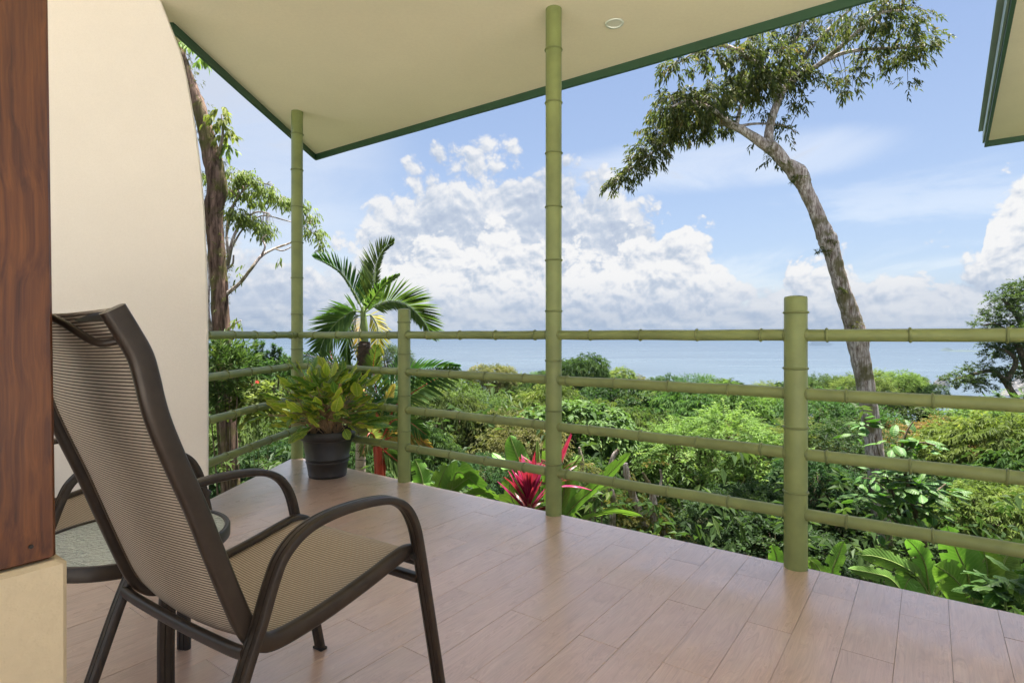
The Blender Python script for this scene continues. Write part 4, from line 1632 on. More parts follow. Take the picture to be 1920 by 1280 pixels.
LS = [lob(*a) for a in [
    (1520, 90, 44, TD, .6), (1560, 50, 42, TD, 1), (1600, 40, 40, TD, -.4), (1645, 40, 46, TD, -.3), (1690, 45, 46, TD, -.3), (1715, 85, 42, TD, 0), (1690, 110, 34, TD, 0),
    (1640, 100, 34, TD, 0), (1600, 140, 26, TD, .2), (1590, 165, 20, TD, .2), (1540, 150, 26, TD, .3), (1500, 190, 22, TD, .3), (1740, 75, 24, TD, 0), (1700, 150, 20, TD, 0),
    (1560, -20, 44, TD, 1.2), (1620, -30, 44, TD, 1.2), (1500, 10, 40, TD, 1), (1680, 0, 36, TD, -.5),
    (1440, 55, 34, TD, .5), (1400, 75, 30, TD, -.4), (1475, 245, 18, TD, .3), (1448, 295, 15, TD, 0), (1415, 265, 12, TD, .2), (1455, 225, 16, TD, .3), (1420, 215, 18, TD, .3), (1500, 60, 34, TD, .8)]]
PA, DA = sample_lobes(R, LB, 1500, -.8, (.35, 1.08), .3)
PB, DB = sample_lobes(R, LS, 1050, -.9, (.2, 1.15), .2)
kw = dict(droop=.5, fan=.95, sag=.4, hang=.42, upk=.15)
def shift(pr, o_):
    return (pr[0] - np.array(o_.location)[None], pr[1], pr[2])
cr = leaf_mesh('crown', [shift(sprays(R, PA, DA, 8, .13, .082, .032, tmpl=T_RH, **kw), big), shift(sprays(R, PB, DB, 7, .13, .080, .030, **kw), big)], ML['lofty'])
link('crown', cr, big)
mb = MB()
twigs(mb, R, np.concatenate([PA, PB]), pts_all, .0045, 7)
mb.v = [Vector(p) - Vector(big.location) for p in mb.v]
mb.obj('twig', M['bark_dark'], big, smooth=60)['kind'] = 'stuff'
# bromeliads and ferns growing on the trunk knots
for (eu, ev, ed) in [(1492, 335, TD - .12), (1500, 330, TD - .15), (1554, 440, TD - .1), (1558, 450, TD - .12), (1550, 470, TD - .15), (1440, 285, TD - .1), (1562, 475, TD - .05),
                                     (1535, 470, TD - .1), (1580, 540, TD - .15), (1605, 610, TD - .18), (1620, 640, TD - .05)]:
    EP = np.array(P(eu, ev, ed))[None] + R.normal(scale=.03, size=(9, 3))
    link('epiphyte', leaf_mesh('epiphyte', [shift(sprays(R, EP, norm(R.normal(size=EP.shape)), 6, .05, .06, .012, droop=.3, fan=.9, sag=.5), big)], ML['olive']), big)

# mossy brown tree behind the wall on the left
LD = 7.2
p = P(438, 1000, LD)
g = gz(p.x, LD)
gpx = HOR + (EYE - g) / LD * FPX
lt = empty('mossy_tree', (p.x, LD, g))
tag(lt, 'mossy brown-barked tree leaning out from behind the cream wall', 'tree')
mb = MB()
rb = random.Random(8)
sp = branch(mb, [(448, gpx + 50, 21.1), (436, 1000, 17.6), (432, 900, 15.4), (428, 800, 15.0), (421, 700, 15.0), (416, 640, 15.4), (413, 580, 15.0), (410, 520, 14.5), (404, 450, 15.4), (400, 400, 16.7), (408, 350, 17.6), (399, 305, 16.7), (388, 255, 14.1),
                 (374, 205, 12.3), (358, 160, 10.6), (343, 115, 8.8), (325, 60, 7.9), (300, -20, 7.0)], LD, 16, rb, .09)
mb.v = [Vector(p_) - Vector(lt.location) for p_ in mb.v]
mb.obj('trunk', M['bark_brown'], lt, smooth=60)
mb = MB()
LP = []
def br2(pts, n=7):
    LP.extend(branch(mb, pts, LD, n, rb, .05))
br2([(424, 552, 4), (450, 530, 3.2), (470, 505, 3), (490, 480, 2.8, .1), (515, 466, 2.2, .2), (545, 455, 1.6, .3), (556, 445, 1, .3)])
br2([(490, 480, 2, .1), (497, 462, 1.8, .1), (492, 448, 1.4, .1), (500, 440, 1, .1)])
br2([(515, 466, 1.6, .2), (530, 470, 1.2, .2), (548, 462, 1, .2)])
br2([(410, 525, 4.5), (424, 505, 4.5, .3), (432, 470, 4, .4), (440, 440, 3, .4), (455, 415, 2.4, .5), (480, 398, 1.8, .5), (505, 400, 1.2, .5)])
br2([(424, 505, 3, .3), (436, 495, 2, .3), (438, 478, 1.5, .3)])
br2([(428, 480, 3, .4), (425, 440, 2.6, .5), (430, 400, 2.2, .6), (445, 375, 2, .7), (475, 362, 1.6, .8), (510, 375, 1.3, .9), (545, 395, 1, 1), (580, 420, .8, 1)])
br2([(432, 470, 2, .4), (455, 430, 1.8, .6), (490, 405, 1.5, .8), (530, 412, 1.2, .9), (570, 425, 1, 1), (600, 450, .8, 1)])
br2([(445, 375, 1.6, .7), (450, 340, 1.4, .7), (470, 320, 1, .7)])
br2([(425, 440, 2, .5), (440, 380, 1.6, .4), (470, 345, 1.2, .5), (500, 345, 1, .6)])
br2([(405, 300, 5), (415, 270, 3, -.1), (418, 240, 2, -.1), (415, 215, 1.2, -.1)])
br2([(395, 620, 3.5), (390, 580, 3, .2), (392, 520, 2, .3), (386, 470, 1.4, .3)])
br2([(418, 630, 2), (435, 610, 1.5), (452, 600, 1)])
mb.v = [Vector(p_) - Vector(lt.location) for p_ in mb.v]
mb.obj('limb', M['bark_pale'], lt, smooth=60)
R = np.random.default_rng(19)
LB = [lob(*a) for a in [(440, 325, 22, LD, .3, .6), (465, 335, 24, LD, .5, .6), (495, 355, 24, LD, .6, .6), (525, 375, 20, LD, .8, .6), (480, 375, 22, LD, .8, .5), (450, 360, 18, LD, .6, .6), (555, 380, 20, LD, 1, .6),
                        (575, 405, 22, LD, 1, .7), (590, 435, 20, LD, 1, .8), (605, 460, 12, LD, 1, .8), (440, 400, 22, LD, .4, .5), (465, 412, 24, LD, .5, .5), (495, 425, 20, LD, .5, .6), (500, 440, 10, LD, .5, .8),
                        (395, 330, 16, LD, .5, .8), (425, 350, 16, LD, .4, .8)]]
PA, DA = sample_lobes(R, LB, 900, -.8, (.3, 1.15), .25)
LB2 = [lob(*a) for a in [(412, 225, 16, LD, -.1, .9), (425, 250, 16, LD, -.1, .9), (415, 205, 9, LD, -.1, 1), (432, 275, 14, LD, 0, .8), (345, 85, 9, LD, 0, 1), (375, 108, 6, LD, -.2, 1), (338, 75, 8, LD, .2, 1)]]
PB, DB = sample_lobes(R, LB2, 46, -.8, (.1, 1.05), .2)
LB3 = [lob(*a) for a in [(525, 462, 12, LD, .2), (445, 515, 12, LD, .2), (450, 600, 12, LD, 0), (530, 480, 10, LD, .2), (388, 520, 8, LD, .3), (470, 500, 10, LD, .1)]]
PC, DC = sample_lobes(R, LB3, 14, -.8, (.1, 1.05), .2)
kw = dict(droop=.6, fan=.8, sag=.5, hang=.8, upk=.1)
cr = leaf_mesh('crown', [shift(sprays(R, PA, DA, 4, .085, .052, .021, tmpl=T_L6, **kw), lt), shift(sprays(R, PC, DC, 3, .08, .07, .03, tmpl=T_L6, **kw), lt)], ML['spring'])
link('crown', cr, lt)
for lo, hi in ((0, 3), (3, 4), (4, 5), (5, 6), (6, 7)):
    nn_ = 36 if lo == 0 else 8
    PB, DB = sample_lobes(R, LB2[lo:hi], nn_, -.8, (.1, 1.05), .2)
    link('sprout', leaf_mesh('sprout', [shift(sprays(R, PB, DB, 5, .08, .075, .038, tmpl=T_L6, **kw), lt)], ML['spring']), lt)
mb = MB()
twigs(mb, R, PA, LP, .003, 4)
mb.v = [Vector(p_) - Vector(lt.location) for p_ in mb.v]
mb.obj('twig', M['bark_pale'], lt, smooth=60)['kind'] = 'stuff'
EP = np.array([list(q) for q in sp[30:-4]])
EP = np.repeat(EP, 10, 0) + R.normal(scale=.075, size=(len(EP) * 10, 3))
ep = leaf_mesh('moss_tuft', [shift(sprays(R, EP, norm(R.normal(size=EP.shape)), 5, .04, .035, .010, droop=.6, fan=.9, sag=.5), lt)], ML['olive'])
link('moss_tuft', ep, lt)

# layered tree at the right edge
RD = 24.0
p = P(1925, 800, RD)
g = gz(p.x, RD)
rt = empty('layered_tree', (p.x, RD, g))
tag(rt, 'dark tree with flat layered crown against sea and sky at the right edge', 'tree')
mb = MB()
rb = random.Random(18)
RPp = []
def br3(pts, n=8):
    RPp.extend(branch(mb, pts, RD, n, rb, .06))
gpx = HOR + (EYE - g) / RD * FPX
br3([(1945, gpx + 20, 14), (1940, 900, 12), (1930, 800, 11), (1935, 720, 10), (1945, 640, 8), (1950, 580, 5)])
br3([(1932, 800, 8), (1900, 740, 6), (1880, 710, 4.5), (1860, 695, 4), (1830, 700, 3), (1790, 712, 2)])
br3([(1885, 715, 5), (1905, 680, 4), (1890, 660, 3), (1860, 650, 2)])
br3([(1935, 720, 7), (1905, 640, 5), (1870, 610, 3), (1840, 610, 1.5)])
br3([(1940, 650, 6), (1905, 590, 4), (1880, 560, 2.5)])
mb.v = [Vector(p_) - Vector(rt.location) for p_ in mb.v]
mb.obj('trunk', M['bark_dark'], rt, smooth=60)
R = np.random.default_rng(29)
LB = [lob(*a) for a in [(1915, 540, 26, RD, 0, .5), (1885, 562, 32, RD, 0, .45), (1930, 575, 50, RD, .5, .5), (1880, 590, 36, RD, 0, .4), (1850, 607, 22, RD, 0, .35), (1905, 620, 44, RD, -.5, .4), (1960, 560, 60, RD, 0, .8),
                        (1960, 640, 60, RD, 0, .8), (1880, 650, 32, RD, 0, .4), (1910, 665, 36, RD, .5, .5), (1860, 668, 20, RD, 0, .4), (1835, 695, 30, RD, 0, .45), (1795, 712, 26, RD, 0, .4), (1860, 712, 28, RD, .5, .5), (1825, 722, 30, RD, 0, .4),
                        (1900, 700, 24, RD, .5, .5), (1950, 700, 50, RD, 1, .6)]]
PA, DA = sample_lobes(R, LB, 2600, -.3, (.5, 1.05), .45)
cr = leaf_mesh('crown', [shift(sprays(R, PA, DA, 9, .24, .13, .05, droop=.25, fan=.9, sag=.2), rt)], ML['mid'])
link('crown', cr, rt)


# ------------------------------------------------------------------ palms
def frond(name, parent, pts, d, nl, llen, lw, mat, stem, ang=55, upb=.35, sag=.35, start=.12, r0=.010, seed=0, prof=None, sides=(1, -1), vfold=.45, low=1.0, img=False):
    """pts (u,v,[dz]) along the midrib, base first"""
    R = np.random.default_rng(seed)
    w = [P(q[0], q[1], d + (q[2] if len(q) > 2 else 0)) for q in pts]
    sp = spline(w, 10)
    mb = MB().tube(sp, [r0 * (1 - .85 * i / len(sp)) for i in range(len(sp))], 6)
    o0 = Vector(parent.location)
    mb.v = [Vector(p_) - o0 for p_ in mb.v]
    fo = mb.obj(name, stem, parent, smooth=60)
    A = np.array([list(p_) for p_ in sp])
    seg = np.linalg.norm(np.diff(A, axis=0), axis=1)
    cum = np.concatenate([[0], np.cumsum(seg)])
    t = np.linspace(start, 1.0, nl)
    s_ = t * cum[-1]
    Pp = np.stack([np.interp(s_, cum, A[:, k]) for k in range(3)], 1)
    Tn = norm(np.stack([np.interp(np.minimum(s_ + .02, cum[-1]), cum, A[:, k]) - np.interp(np.maximum(s_ - .02, 0), cum, A[:, k]) for k in range(3)], 1))
    side = np.cross(Tn, np.array([0, 0, 1.0]))
    bad = np.linalg.norm(side, axis=1) < .25
    side[bad] = np.array([1.0, 0, 0])
    side = norm(side)
    upv = np.cross(side, Tn)
    if img:      # frond turned flat towards the house
        vd = norm(Pp - np.array([0, 0, EYE])[None])
        side = norm(np.cross(Tn, vd))
        side[side[:, 2] < 0] *= -1
        upv = -norm(np.cross(side, Tn)) * np.sign((np.cross(side, Tn) * vd).sum(1))[:, None]
    B, X, U, Ln = [], [], [], []
    for sg in sides:
        a = np.radians(ang * (1 - .45 * t) + R.normal(scale=3, size=nl))
        dirv = Tn * np.cos(a)[:, None] + (side * sg * (1 - vfold * .5) + upv * vfold) * np.sin(a)[:, None]
        dirv = dirv + R.normal(scale=.035, size=dirv.shape)
        B.append(Pp + side * sg * .003); X.append(dirv); U.append(upv + side * (-sg) * .8 + R.normal(scale=.1, size=dirv.shape))
        pl = np.sin(np.clip(.18 + .80 * t, 0, 1) * math.pi) ** .6
        Ln.append(llen * pl * R.uniform(.9, 1.08, nl) * (low if (img and sg < 0) else 1))
    B, X, U, Ln = map(np.concatenate, (B, X, U, Ln))
    tone = np.clip(R.normal(.45, .22, len(B)), 0, 1)
    v_, f_, tn = inst(B, X, U, Ln, lw, T_ST, sag, tone)
    me = mesh('leaflets', v_ - np.array(o0)[None], f_, mat, False, tn)
    link('leaflets', me, fo)
    return fo


PD = 6.6
p = P(676, 900, PD)
g = gz(p.x, PD)
pm = empty('palm_tree', (p.x, PD, g))
tag(pm, 'slender palm with arching fronds rising above the top rail behind the pot', 'palm')
mb = MB()
gpx = HOR + (EYE - g) / PD * FPX
sp = branch(mb, [(674, gpx + 20, 12), (675, 950, 10), (676, 860, 9.5), (677, 780, 9), (680, 700, 9)], PD, 14, random.Random(3), .02)
mb.v = [Vector(q) - Vector(pm.location) for q in mb.v]
tr_ = mb.obj('trunk', M['bark_palm'], pm, smooth=60)
for q in sp[4::1]:
    MB().lathe([(.056, -.006), (.0625, 0), (.056, .006)], n=18, capb=False, capt=False).obj('trunk_ring', M['palm_dark'], tr_, smooth=60, loc=q - Vector(pm.location))
mb = MB()
branch(mb, [(680, 702, 9.5), (681, 680, 12), (683, 655, 12), (684, 640, 9)], PD - .02, 12, random.Random(4), .14)
mb.v = [Vector(q) - Vector(pm.location) for q in mb.v]
mb.obj('fibre_sheath', M['palm_dark'], pm)
mb = MB()
branch(mb, [(684, 645, 7), (683, 615, 7), (681, 590, 5.5), (680, 575, 3)], PD - .02, 12, random.Random(4), .01)
mb.v = [Vector(q) - Vector(pm.location) for q in mb.v]
mb.obj('crownshaft', M['stem_green'], pm, smooth=60)
FR = [
    # points, leaflets, length, width, leaves, angle, sag, seed, lower row, fold
    ([(681, 585, 0), (665, 550, .05), (640, 512, .1), (612, 493, .1), (590, 484, .1)], 34, .27, .024, 'frond', 58, .05, 1, .12, .25),
    ([(682, 585, .05), (684, 545, .2), (688, 515, .3), (690, 495, .35)], 30, .26, .024, 'frond', 26, .02, 2, 1.0, .1),
    ([(683, 583, 0), (700, 540, -.05), (705, 500, 0), (718, 470, .05), (737, 455, .1)], 30, .30, .024, 'frond', 52, .02, 3, .35, .2),
    ([(683, 585, 0), (700, 560, -.3), (722, 532, -.5), (748, 515, -.7)], 26, .20, .022, 'frond', 36, .15, 4, .5, .3),
    ([(684, 586, 0), (705, 573, .05), (735, 564, .1), (768, 575, .15), (796, 605, .2), (808, 632, .25)], 40, .38, .026, 'frond', 60, .10, 5, .45, .2),
    ([(680, 586, 0), (662, 584, -.1), (636, 600, -.2), (612, 628, -.3), (600, 655, -.35)], 34, .34, .025, 'frond', 52, .12, 6, .9, .2),
    ([(680, 590, 0), (664, 596, .2), (654, 620, .4), (650, 660, .5), (655, 690, .55)], 26, .24, .024, 'frond', 40, .3, 7, .8, .2),
    ([(684, 592, 0), (696, 592, .1), (708, 615, .2), (708, 650, .25), (702, 685, .3)], 24, .19, .022, 'yfrond', 62, .2, 8, .8, .2),
    ([(683, 592, .05), (678, 600, .3), (673, 630, .5), (672, 665, .55)], 18, .20, .022, 'yfrond', 50, .2, 9, .8, .2),
    ([(681, 586, 0), (655, 578, .5), (625, 586, .9), (600, 600, 1.2)], 26, .24, .022, 'frond', 45, .3, 10, .9, .2),
]
for pts, nl, ll, lw, mt, ang, sag, sd, lo_, vf in FR:
    frond('frond', pm, pts, PD, int(nl * 1.4), ll, lw * 1.0, ML[mt], M['stem_green'], ang=ang, sag=sag, seed=sd, img=True, low=lo_, vfold=vf)

p = P(712, 900, 6.3)
g = gz(p.x, 6.3)
rp = empty('red_stemmed_palm', (p.x, 6.3, g))
tag(rp, 'low palm with red stems and wide fronds behind the potted plant', 'palm')
gpx = HOR + (EYE - g) / 6.3 * FPX
for k, pts in enumerate(([(716, gpx, 9), (713, 930, 7), (711, 860, 7), (709, 800, 6), (706, 760, 3)], [(722, gpx, 6), (718, 930, 4.5), (722, 860, 4), (728, 800, 3.5), (742, 750, 2.5)],
                         [(708, gpx, 6), (706, 930, 4), (704, 850, 4), (696, 800, 3), (688, 770, 2)])):
    mb = MB()
    branch(mb, pts, 6.3 + .05 * k, 10, random.Random(k), .02)
    mb.v = [Vector(q) - Vector(rp.location) for q in mb.v]
    mb.obj('stem', M['red_stem'], rp, smooth=60)
FR2 = [
    ([(708, 800), (690, 745), (655, 705, .1), (610, 676, .2), (572, 664, .3)], 34, .26, 'frond', 55, .3, 11),
    ([(709, 800), (720, 745), (760, 705, .1), (810, 690, .1), (858, 688, .1)], 36, .30, 'frond', 58, .5, 12),
    ([(742, 760), (775, 735, .1), (815, 712, .1), (856, 694, .1)], 30, .28, 'frond', 60, .45, 13),
    ([(709, 800), (706, 740), (700, 690, -.1), (705, 650, -.2)], 28, .24, 'frond', 50, .2, 14),
    ([(709, 800), (725, 745), (742, 700, .3), (752, 660, .4)], 28, .24, 'frond', 50, .2, 15),
    ([(706, 800), (680, 760), (640, 735, -.1), (600, 735, -.2)], 28, .24, 'frond', 55, .4, 16),
    ([(700, 810), (660, 790, .1), (630, 700, .3), (618, 655, .4)], 26, .24, 'frond', 50, .25, 17),
    ([(712, 800), (722, 770), (728, 745), (738, 722)], 18, .12, 'yfrond', 45, .2, 18),
    ([(712, 830), (735, 790), (765, 790), (800, 815)], 24, .20, 'frond', 58, .5, 19),
    ([(712, 830), (745, 815), (780, 820), (808, 840)], 22, .16, 'yfrond', 50, .5, 20),
    ([(708, 830), (690, 800, -.2), (665, 795, -.3), (645, 815, -.4)], 22, .20, 'olive', 50, .7, 21),
    ([(708, 840), (700, 815, -.3), (690, 815, -.4), (680, 850, -.5)], 20, .18, 'olive', 50, .7, 22),
    ([(715, 840), (740, 860), (765, 880)], 16, .18, 'frond', 50, .5, 23),
]
for pts, nl, ll, mt, ang, sag, sd in FR2:
    frond('frond', rp, pts, 6.3, nl, ll, .026, ML[mt], M['red_stem'] if sd % 3 else M['stem_green'], ang=ang, sag=sag * .5, seed=sd, img=True, vfold=.2)


# ------------------------------------------------------------------ broad leaves
def blade_grid(sp, sides_v, width, prof, fold=.25, wave=.0, rg=None, nx=6, splits=0):
    """ribbon along sp; prof(t)->0..1 half width; returns v, f, uv"""
    rg = rg or random
    n = len(sp)
    v, uv = [], []
    ph = rg.uniform(0, 6)
    cut = sorted(rg.uniform(.25, .95) for _ in range(splits))
    for i, p_ in enumerate(sp):
        t = i / (n - 1)
        T = (sp[min(i + 1, n - 1)] - sp[max(i - 1, 0)]).normalized()
        S = sides_v[i] if isinstance(sides_v, list) else sides_v
        S = (S - T * S.dot(T)).normalized()
        Nn = S.cross(T)
        w = width * .5 * prof(t)
        for k in range(nx + 1):
            x = -1 + 2 * k / nx
            wv = wave * math.sin(t * 17 + ph + (2 if x > 0 else 0)) * abs(x) ** 2 * width
            v.append(p_ + S * (x * w) + Nn * (abs(x) * fold * w + wv))
            uv.append(((x + 1) / 2, t))
    f = []
    for i in range(n - 1):
        for k in range(nx):
            a = i * (nx + 1) + k
            if splits:
                x = k / nx
                skip = False
                for c_i, c_ in enumerate(cut):
                    if abs((i + .5) / (n - 1) - c_ - abs(2 * x - 1) * .03) < .5 / (n - 1) and ((k < nx / 2) == (c_i % 2 == 0)) and (k < 1 + c_i % 2 or k > nx - 2 - c_i % 2):
                        skip = True
                if skip: continue
            f.append((a, a + 1, a + nx + 2, a + nx + 1))
    return v, f, uv


BAN = lambda t: max(.02, min(1, t * 6) * (1 - t ** 5) ** .6 * (.9 + .1 * math.sin(t * 3)))
LAN = lambda t: max(.02, math.sin(min(1, t * .96 + .02) * math.pi) ** .75 * (1.15 - .35 * t))
OVA = lambda t: max(.02, math.sin(min(1, (t ** .8) * .98 + .015) * math.pi) ** .7)


def wblade(name, parent, pts, d, wpx, mat, roll=0.0, prof=BAN, splits=0, seed=0, fold=.3, wave=.03, petiole=0.0, nseg=7, label=None):
    rg = random.Random(seed)
    w = [P(q[0], q[1], d + (q[2] if len(q) > 2 else 0)) for q in pts]
    sp = spline(w, nseg)
    T = (sp[-1] - sp[0]).normalized()
    view = Vector((T.x * 0 + (w[0].x / w[0].y), 1, 0)).normalized()
    S0 = T.cross(view).normalized()
    S0 = Matrix.Rotation(math.radians(roll), 3, T) @ S0
    v_, f_, uv = blade_grid(sp, S0, wpx / FPX * d, prof, fold, wave, rg, 8, splits)
    o0 = Vector(parent.location)
    me = mesh(name, [p_ - o0 for p_ in v_], f_, mat, True, uv=uv)
    o = link(name, me, parent)
    mb = MB()
    mb.tube(sp, [.008 * (1 - .8 * i / len(sp)) + .001 for i in range(len(sp))], 6)
    mb.v = [Vector(p_) - o0 for p_ in mb.v]
    mb.obj('midrib', M['stem_green'], o, smooth=60)
    return o


def banana(name, label, base_uv, d, leaves, group=None, stems=((0, 0, 14),), cat='banana plant', matk='banana'):
    p_ = P(base_uv[0], base_uv[1], d)
    g_ = gz(p_.x, d)
    t_ = empty(name, (p_.x, d, g_))
    tag(t_, label, cat, group)
    gp = HOR + (EYE - g_) / d * FPX
    mb = MB()
    for du, dz, r_ in stems:
        branch(mb, [(base_uv[0] + du * .4, gp, r_ * 1.2, dz), (base_uv[0] + du * .8, (gp + base_uv[1]) / 2, r_, dz), (base_uv[0] + du, base_uv[1], r_ * .5, dz)], d, 10, random.Random(2), .02)
    mb.v = [Vector(q) - Vector(t_.location) for q in mb.v]
    mb.obj('stem', M['stem_green'], t_, smooth=60)
    for i, L in enumerate(leaves):
        pts, w_, roll = L[:3]
        mt = L[3] if len(L) > 3 else matk
        wblade('leaf', t_, pts, d, w_, M[mt], roll, splits=(5 if w_ > 24 else 2), seed=i + int(base_uv[0]), fold=.22, wave=.035)
    return t_


banana('banana_plant', 'banana plant with upright leaves around the red cordyline at the middle post', (1010, 985), 4.9, [
    ([(1000, 985), (985, 900), (968, 850), (956, 816)], 44, 15), ([(1000, 985), (975, 895), (950, 872), (922, 848, .1)], 26, 40),
    ([(1012, 985), (1012, 890), (1010, 855), (1008, 825)], 17, 60), ([(1000, 985), (975, 960), (958, 930), (955, 893)], 56, -10),
    ([(1040, 985), (1058, 950), (1066, 910), (1068, 868)], 46, 10), ([(1050, 990), (1075, 950), (1120, 910), (1158, 872), (1182, 848)], 30, 30),
    ([(1040, 985), (1036, 900), (1034, 850), (1030, 815)], 40, 0), ([(1060, 995), (1110, 968), (1155, 960), (1205, 968)], 26, 50),
    ([(1045, 985), (1062, 900), (1075, 870), (1090, 852)], 26, -40)], stems=((0, 0, 13), (40, .1, 10)), group='banana plants below the deck edge')
banana('banana_plant', 'banana plant with crossing leaves right of the left short post', (838, 960), 5.3, [
    ([(842, 960), (850, 900), (862, 885), (890, 905), (926, 938)], 42, 10), ([(830, 965), (838, 930), (865, 905), (900, 882)], 30, 20),
    ([(800, 950), (792, 900), (786, 878), (778, 860)], 34, 10), ([(820, 955), (822, 915), (830, 890), (838, 872)], 38, -15), ([(815, 960), (805, 920), (790, 905), (770, 905)], 28, 20),
    ([(850, 960), (880, 930), (915, 925), (950, 945)], 26, 40)], stems=((0, 0, 12), (-30, .1, 8)), group='banana plants below the deck edge')
banana('banana_plant', 'large bright banana clump at the lower right below the railing', (1815, 1120), 4.0, [
    ([(1830, 1150), (1810, 1110), (1785, 1080), (1752, 1058)], 66, 20), ([(1830, 1140), (1815, 1080), (1795, 1035), (1775, 985)], 62, 10), ([(1850, 1120), (1850, 1060), (1838, 1020), (1812, 1005)], 50, -20),
    ([(1870, 1120), (1880, 1060), (1895, 1035), (1925, 1015)], 50, 10), ([(1850, 1130), (1870, 1085), (1885, 1065), (1900, 1040)], 56, -10), ([(1840, 1140), (1835, 1080), (1850, 1040), (1875, 1015)], 46, 20)],
       stems=((20, 0, 16), (50, .1, 12)), group='banana plants below the deck edge')
banana('banana_plant', 'ragged pale banana plant beside the foot of the leaning trunk', (1745, 1120), 5.0, [
    ([(1745, 1120), (1720, 1080), (1680, 1055), (1640, 1042), (1612, 1040)], 34, 30), ([(1745, 1120), (1725, 1090), (1705, 1085), (1690, 1120)], 46, 10),
    ([(1745, 1120), (1735, 1060), (1720, 1030), (1700, 1010)], 36, 10), ([(1750, 1125), (1780, 1085), (1800, 1090), (1830, 1125)], 34, 20), ([(1700, 1120), (1670, 1085), (1640, 1075), (1590, 1065)], 26, 40)],
       stems=((0, 0, 14),), group='banana plants below the deck edge')
banana('banana_plant', 'small banana shoot right of the thick short post foot', (1560, 1110), 4.4, [
    ([(1558, 1110), (1562, 1065), (1572, 1040), (1582, 1014)], 30, 10), ([(1550, 1110), (1540, 1075), (1530, 1058), (1514, 1045)], 20, 20), ([(1545, 1110), (1525, 1085), (1522, 1065), (1520, 1052)], 18, 0)],
       stems=((0, 0, 6),), group='banana plants below the deck edge')
banana('banana_plant', 'dark banana leaf left of the thick short post foot', (1455, 1090), 4.6, [
    ([(1465, 1100), (1458, 1060), (1455, 1040), (1448, 1020)], 30, 10)], stems=((0, 0, 6),), group='banana plants below the deck edge')


def leaf_variants(matname, n, length, width, prof, bends, seed, fold=.3, wave=.03, nx=4, ns=9):
    out = []
    rg = random.Random(seed)
    for i in range(n):
        b_ = rg.uniform(*bends)
        pts, a = [Vector((0, 0, 0))], 0.0
        for k in range(ns):
            a += b_ / ns
            pts.append(pts[-1] + Vector((math.cos(a), 0, -math.sin(a))) * (length / ns))
        v_, f_, uv = blade_grid(pts, Vector((0, 1, 0)), width * rg.uniform(.85, 1.1), prof, fold, wave, rg, nx)
        out.append(mesh('leaf', v_, f_, M[matname], True, uv=uv))
    return out


def place_leaf(me, parent, pos, direc, sc, roll=0.0, name='leaf'):
    X = Vector(direc).normalized()
    Y = Vector((0, 0, 1)).cross(X)
    if Y.length < .05: Y = Vector((0, 1, 0))
    Y.normalize()
    Z = X.cross(Y)
    mt = Matrix((X, Y, Z)).transposed() @ Matrix.Rotation(roll, 3, 'X')
    o = link(name, me, parent)
    o.matrix_local = Matrix.Translation(pos) @ mt.to_4x4() @ Matrix.Scale(sc, 4)
    return o


# red cordyline
CDp = P(992, 985, 4.55)
g = gz(CDp.x, CDp.y)
cd = empty('cordyline', (CDp.x, CDp.y, g))
tag(cd, 'crimson and maroon cordyline with sword-like leaves behind the middle post', 'cordyline')
mb = MB().tube(spline([Vector((0, 0, 0)), Vector((.03, 0, 1)), Vector((0, 0, CDp.z - g + .25))], 4), .018, 8)
mb.obj('stem', M['stem_tan'], cd, smooth=60)
red = leaf_variants('cordyline', 3, .40, .060, LAN, (.1, .7), 4, .35)
drk = leaf_variants('cordyline_dark', 3, .30, .06, LAN, (.5, 1.2), 5, .35)
rg = random.Random(21)
for i in range(46):
    k = i / 46
    a = i * 2.4
    elv = math.radians(84 - 48 * (1 - k) + rg.uniform(-8, 8))
    z = CDp.z - g + .0 + .30 * k
    use = red if (k > .40 or rg.random() < .3) else drk
    place_leaf(rg.choice(use), cd, Vector((0, 0, z)), (math.cos(a) * math.cos(elv), math.sin(a) * math.cos(elv), math.sin(elv)), rg.uniform(.6, .9), rg.uniform(-.4, .4))
c2_ = P(1035, 985, 4.75)
cd2 = empty('cordyline', (c2_.x, c2_.y, gz(c2_.x, c2_.y)))
tag(cd2, 'smaller maroon cordyline just right of the middle post', 'cordyline')
h2 = P(1040, 905, 4.75).z - gz(c2_.x, c2_.y)
MB().tube([Vector((0, 0, 0)), Vector((.02, 0, h2 + .1))], .015, 8).obj('stem', M['stem_tan'], cd2, smooth=60)
for i in range(22):
    a = i * 2.4
    k = i / 22
    elv = math.radians(15 + 60 * k + rg.uniform(-8, 8))
    place_leaf(rg.choice(drk if i % 3 else red), cd2, Vector((.02, 0, h2 - .03 + .14 * k)), (math.cos(a) * math.cos(elv), math.sin(a) * math.cos(elv), math.sin(elv)), rg.uniform(.7, 1.0), rg.uniform(-.4, .4))

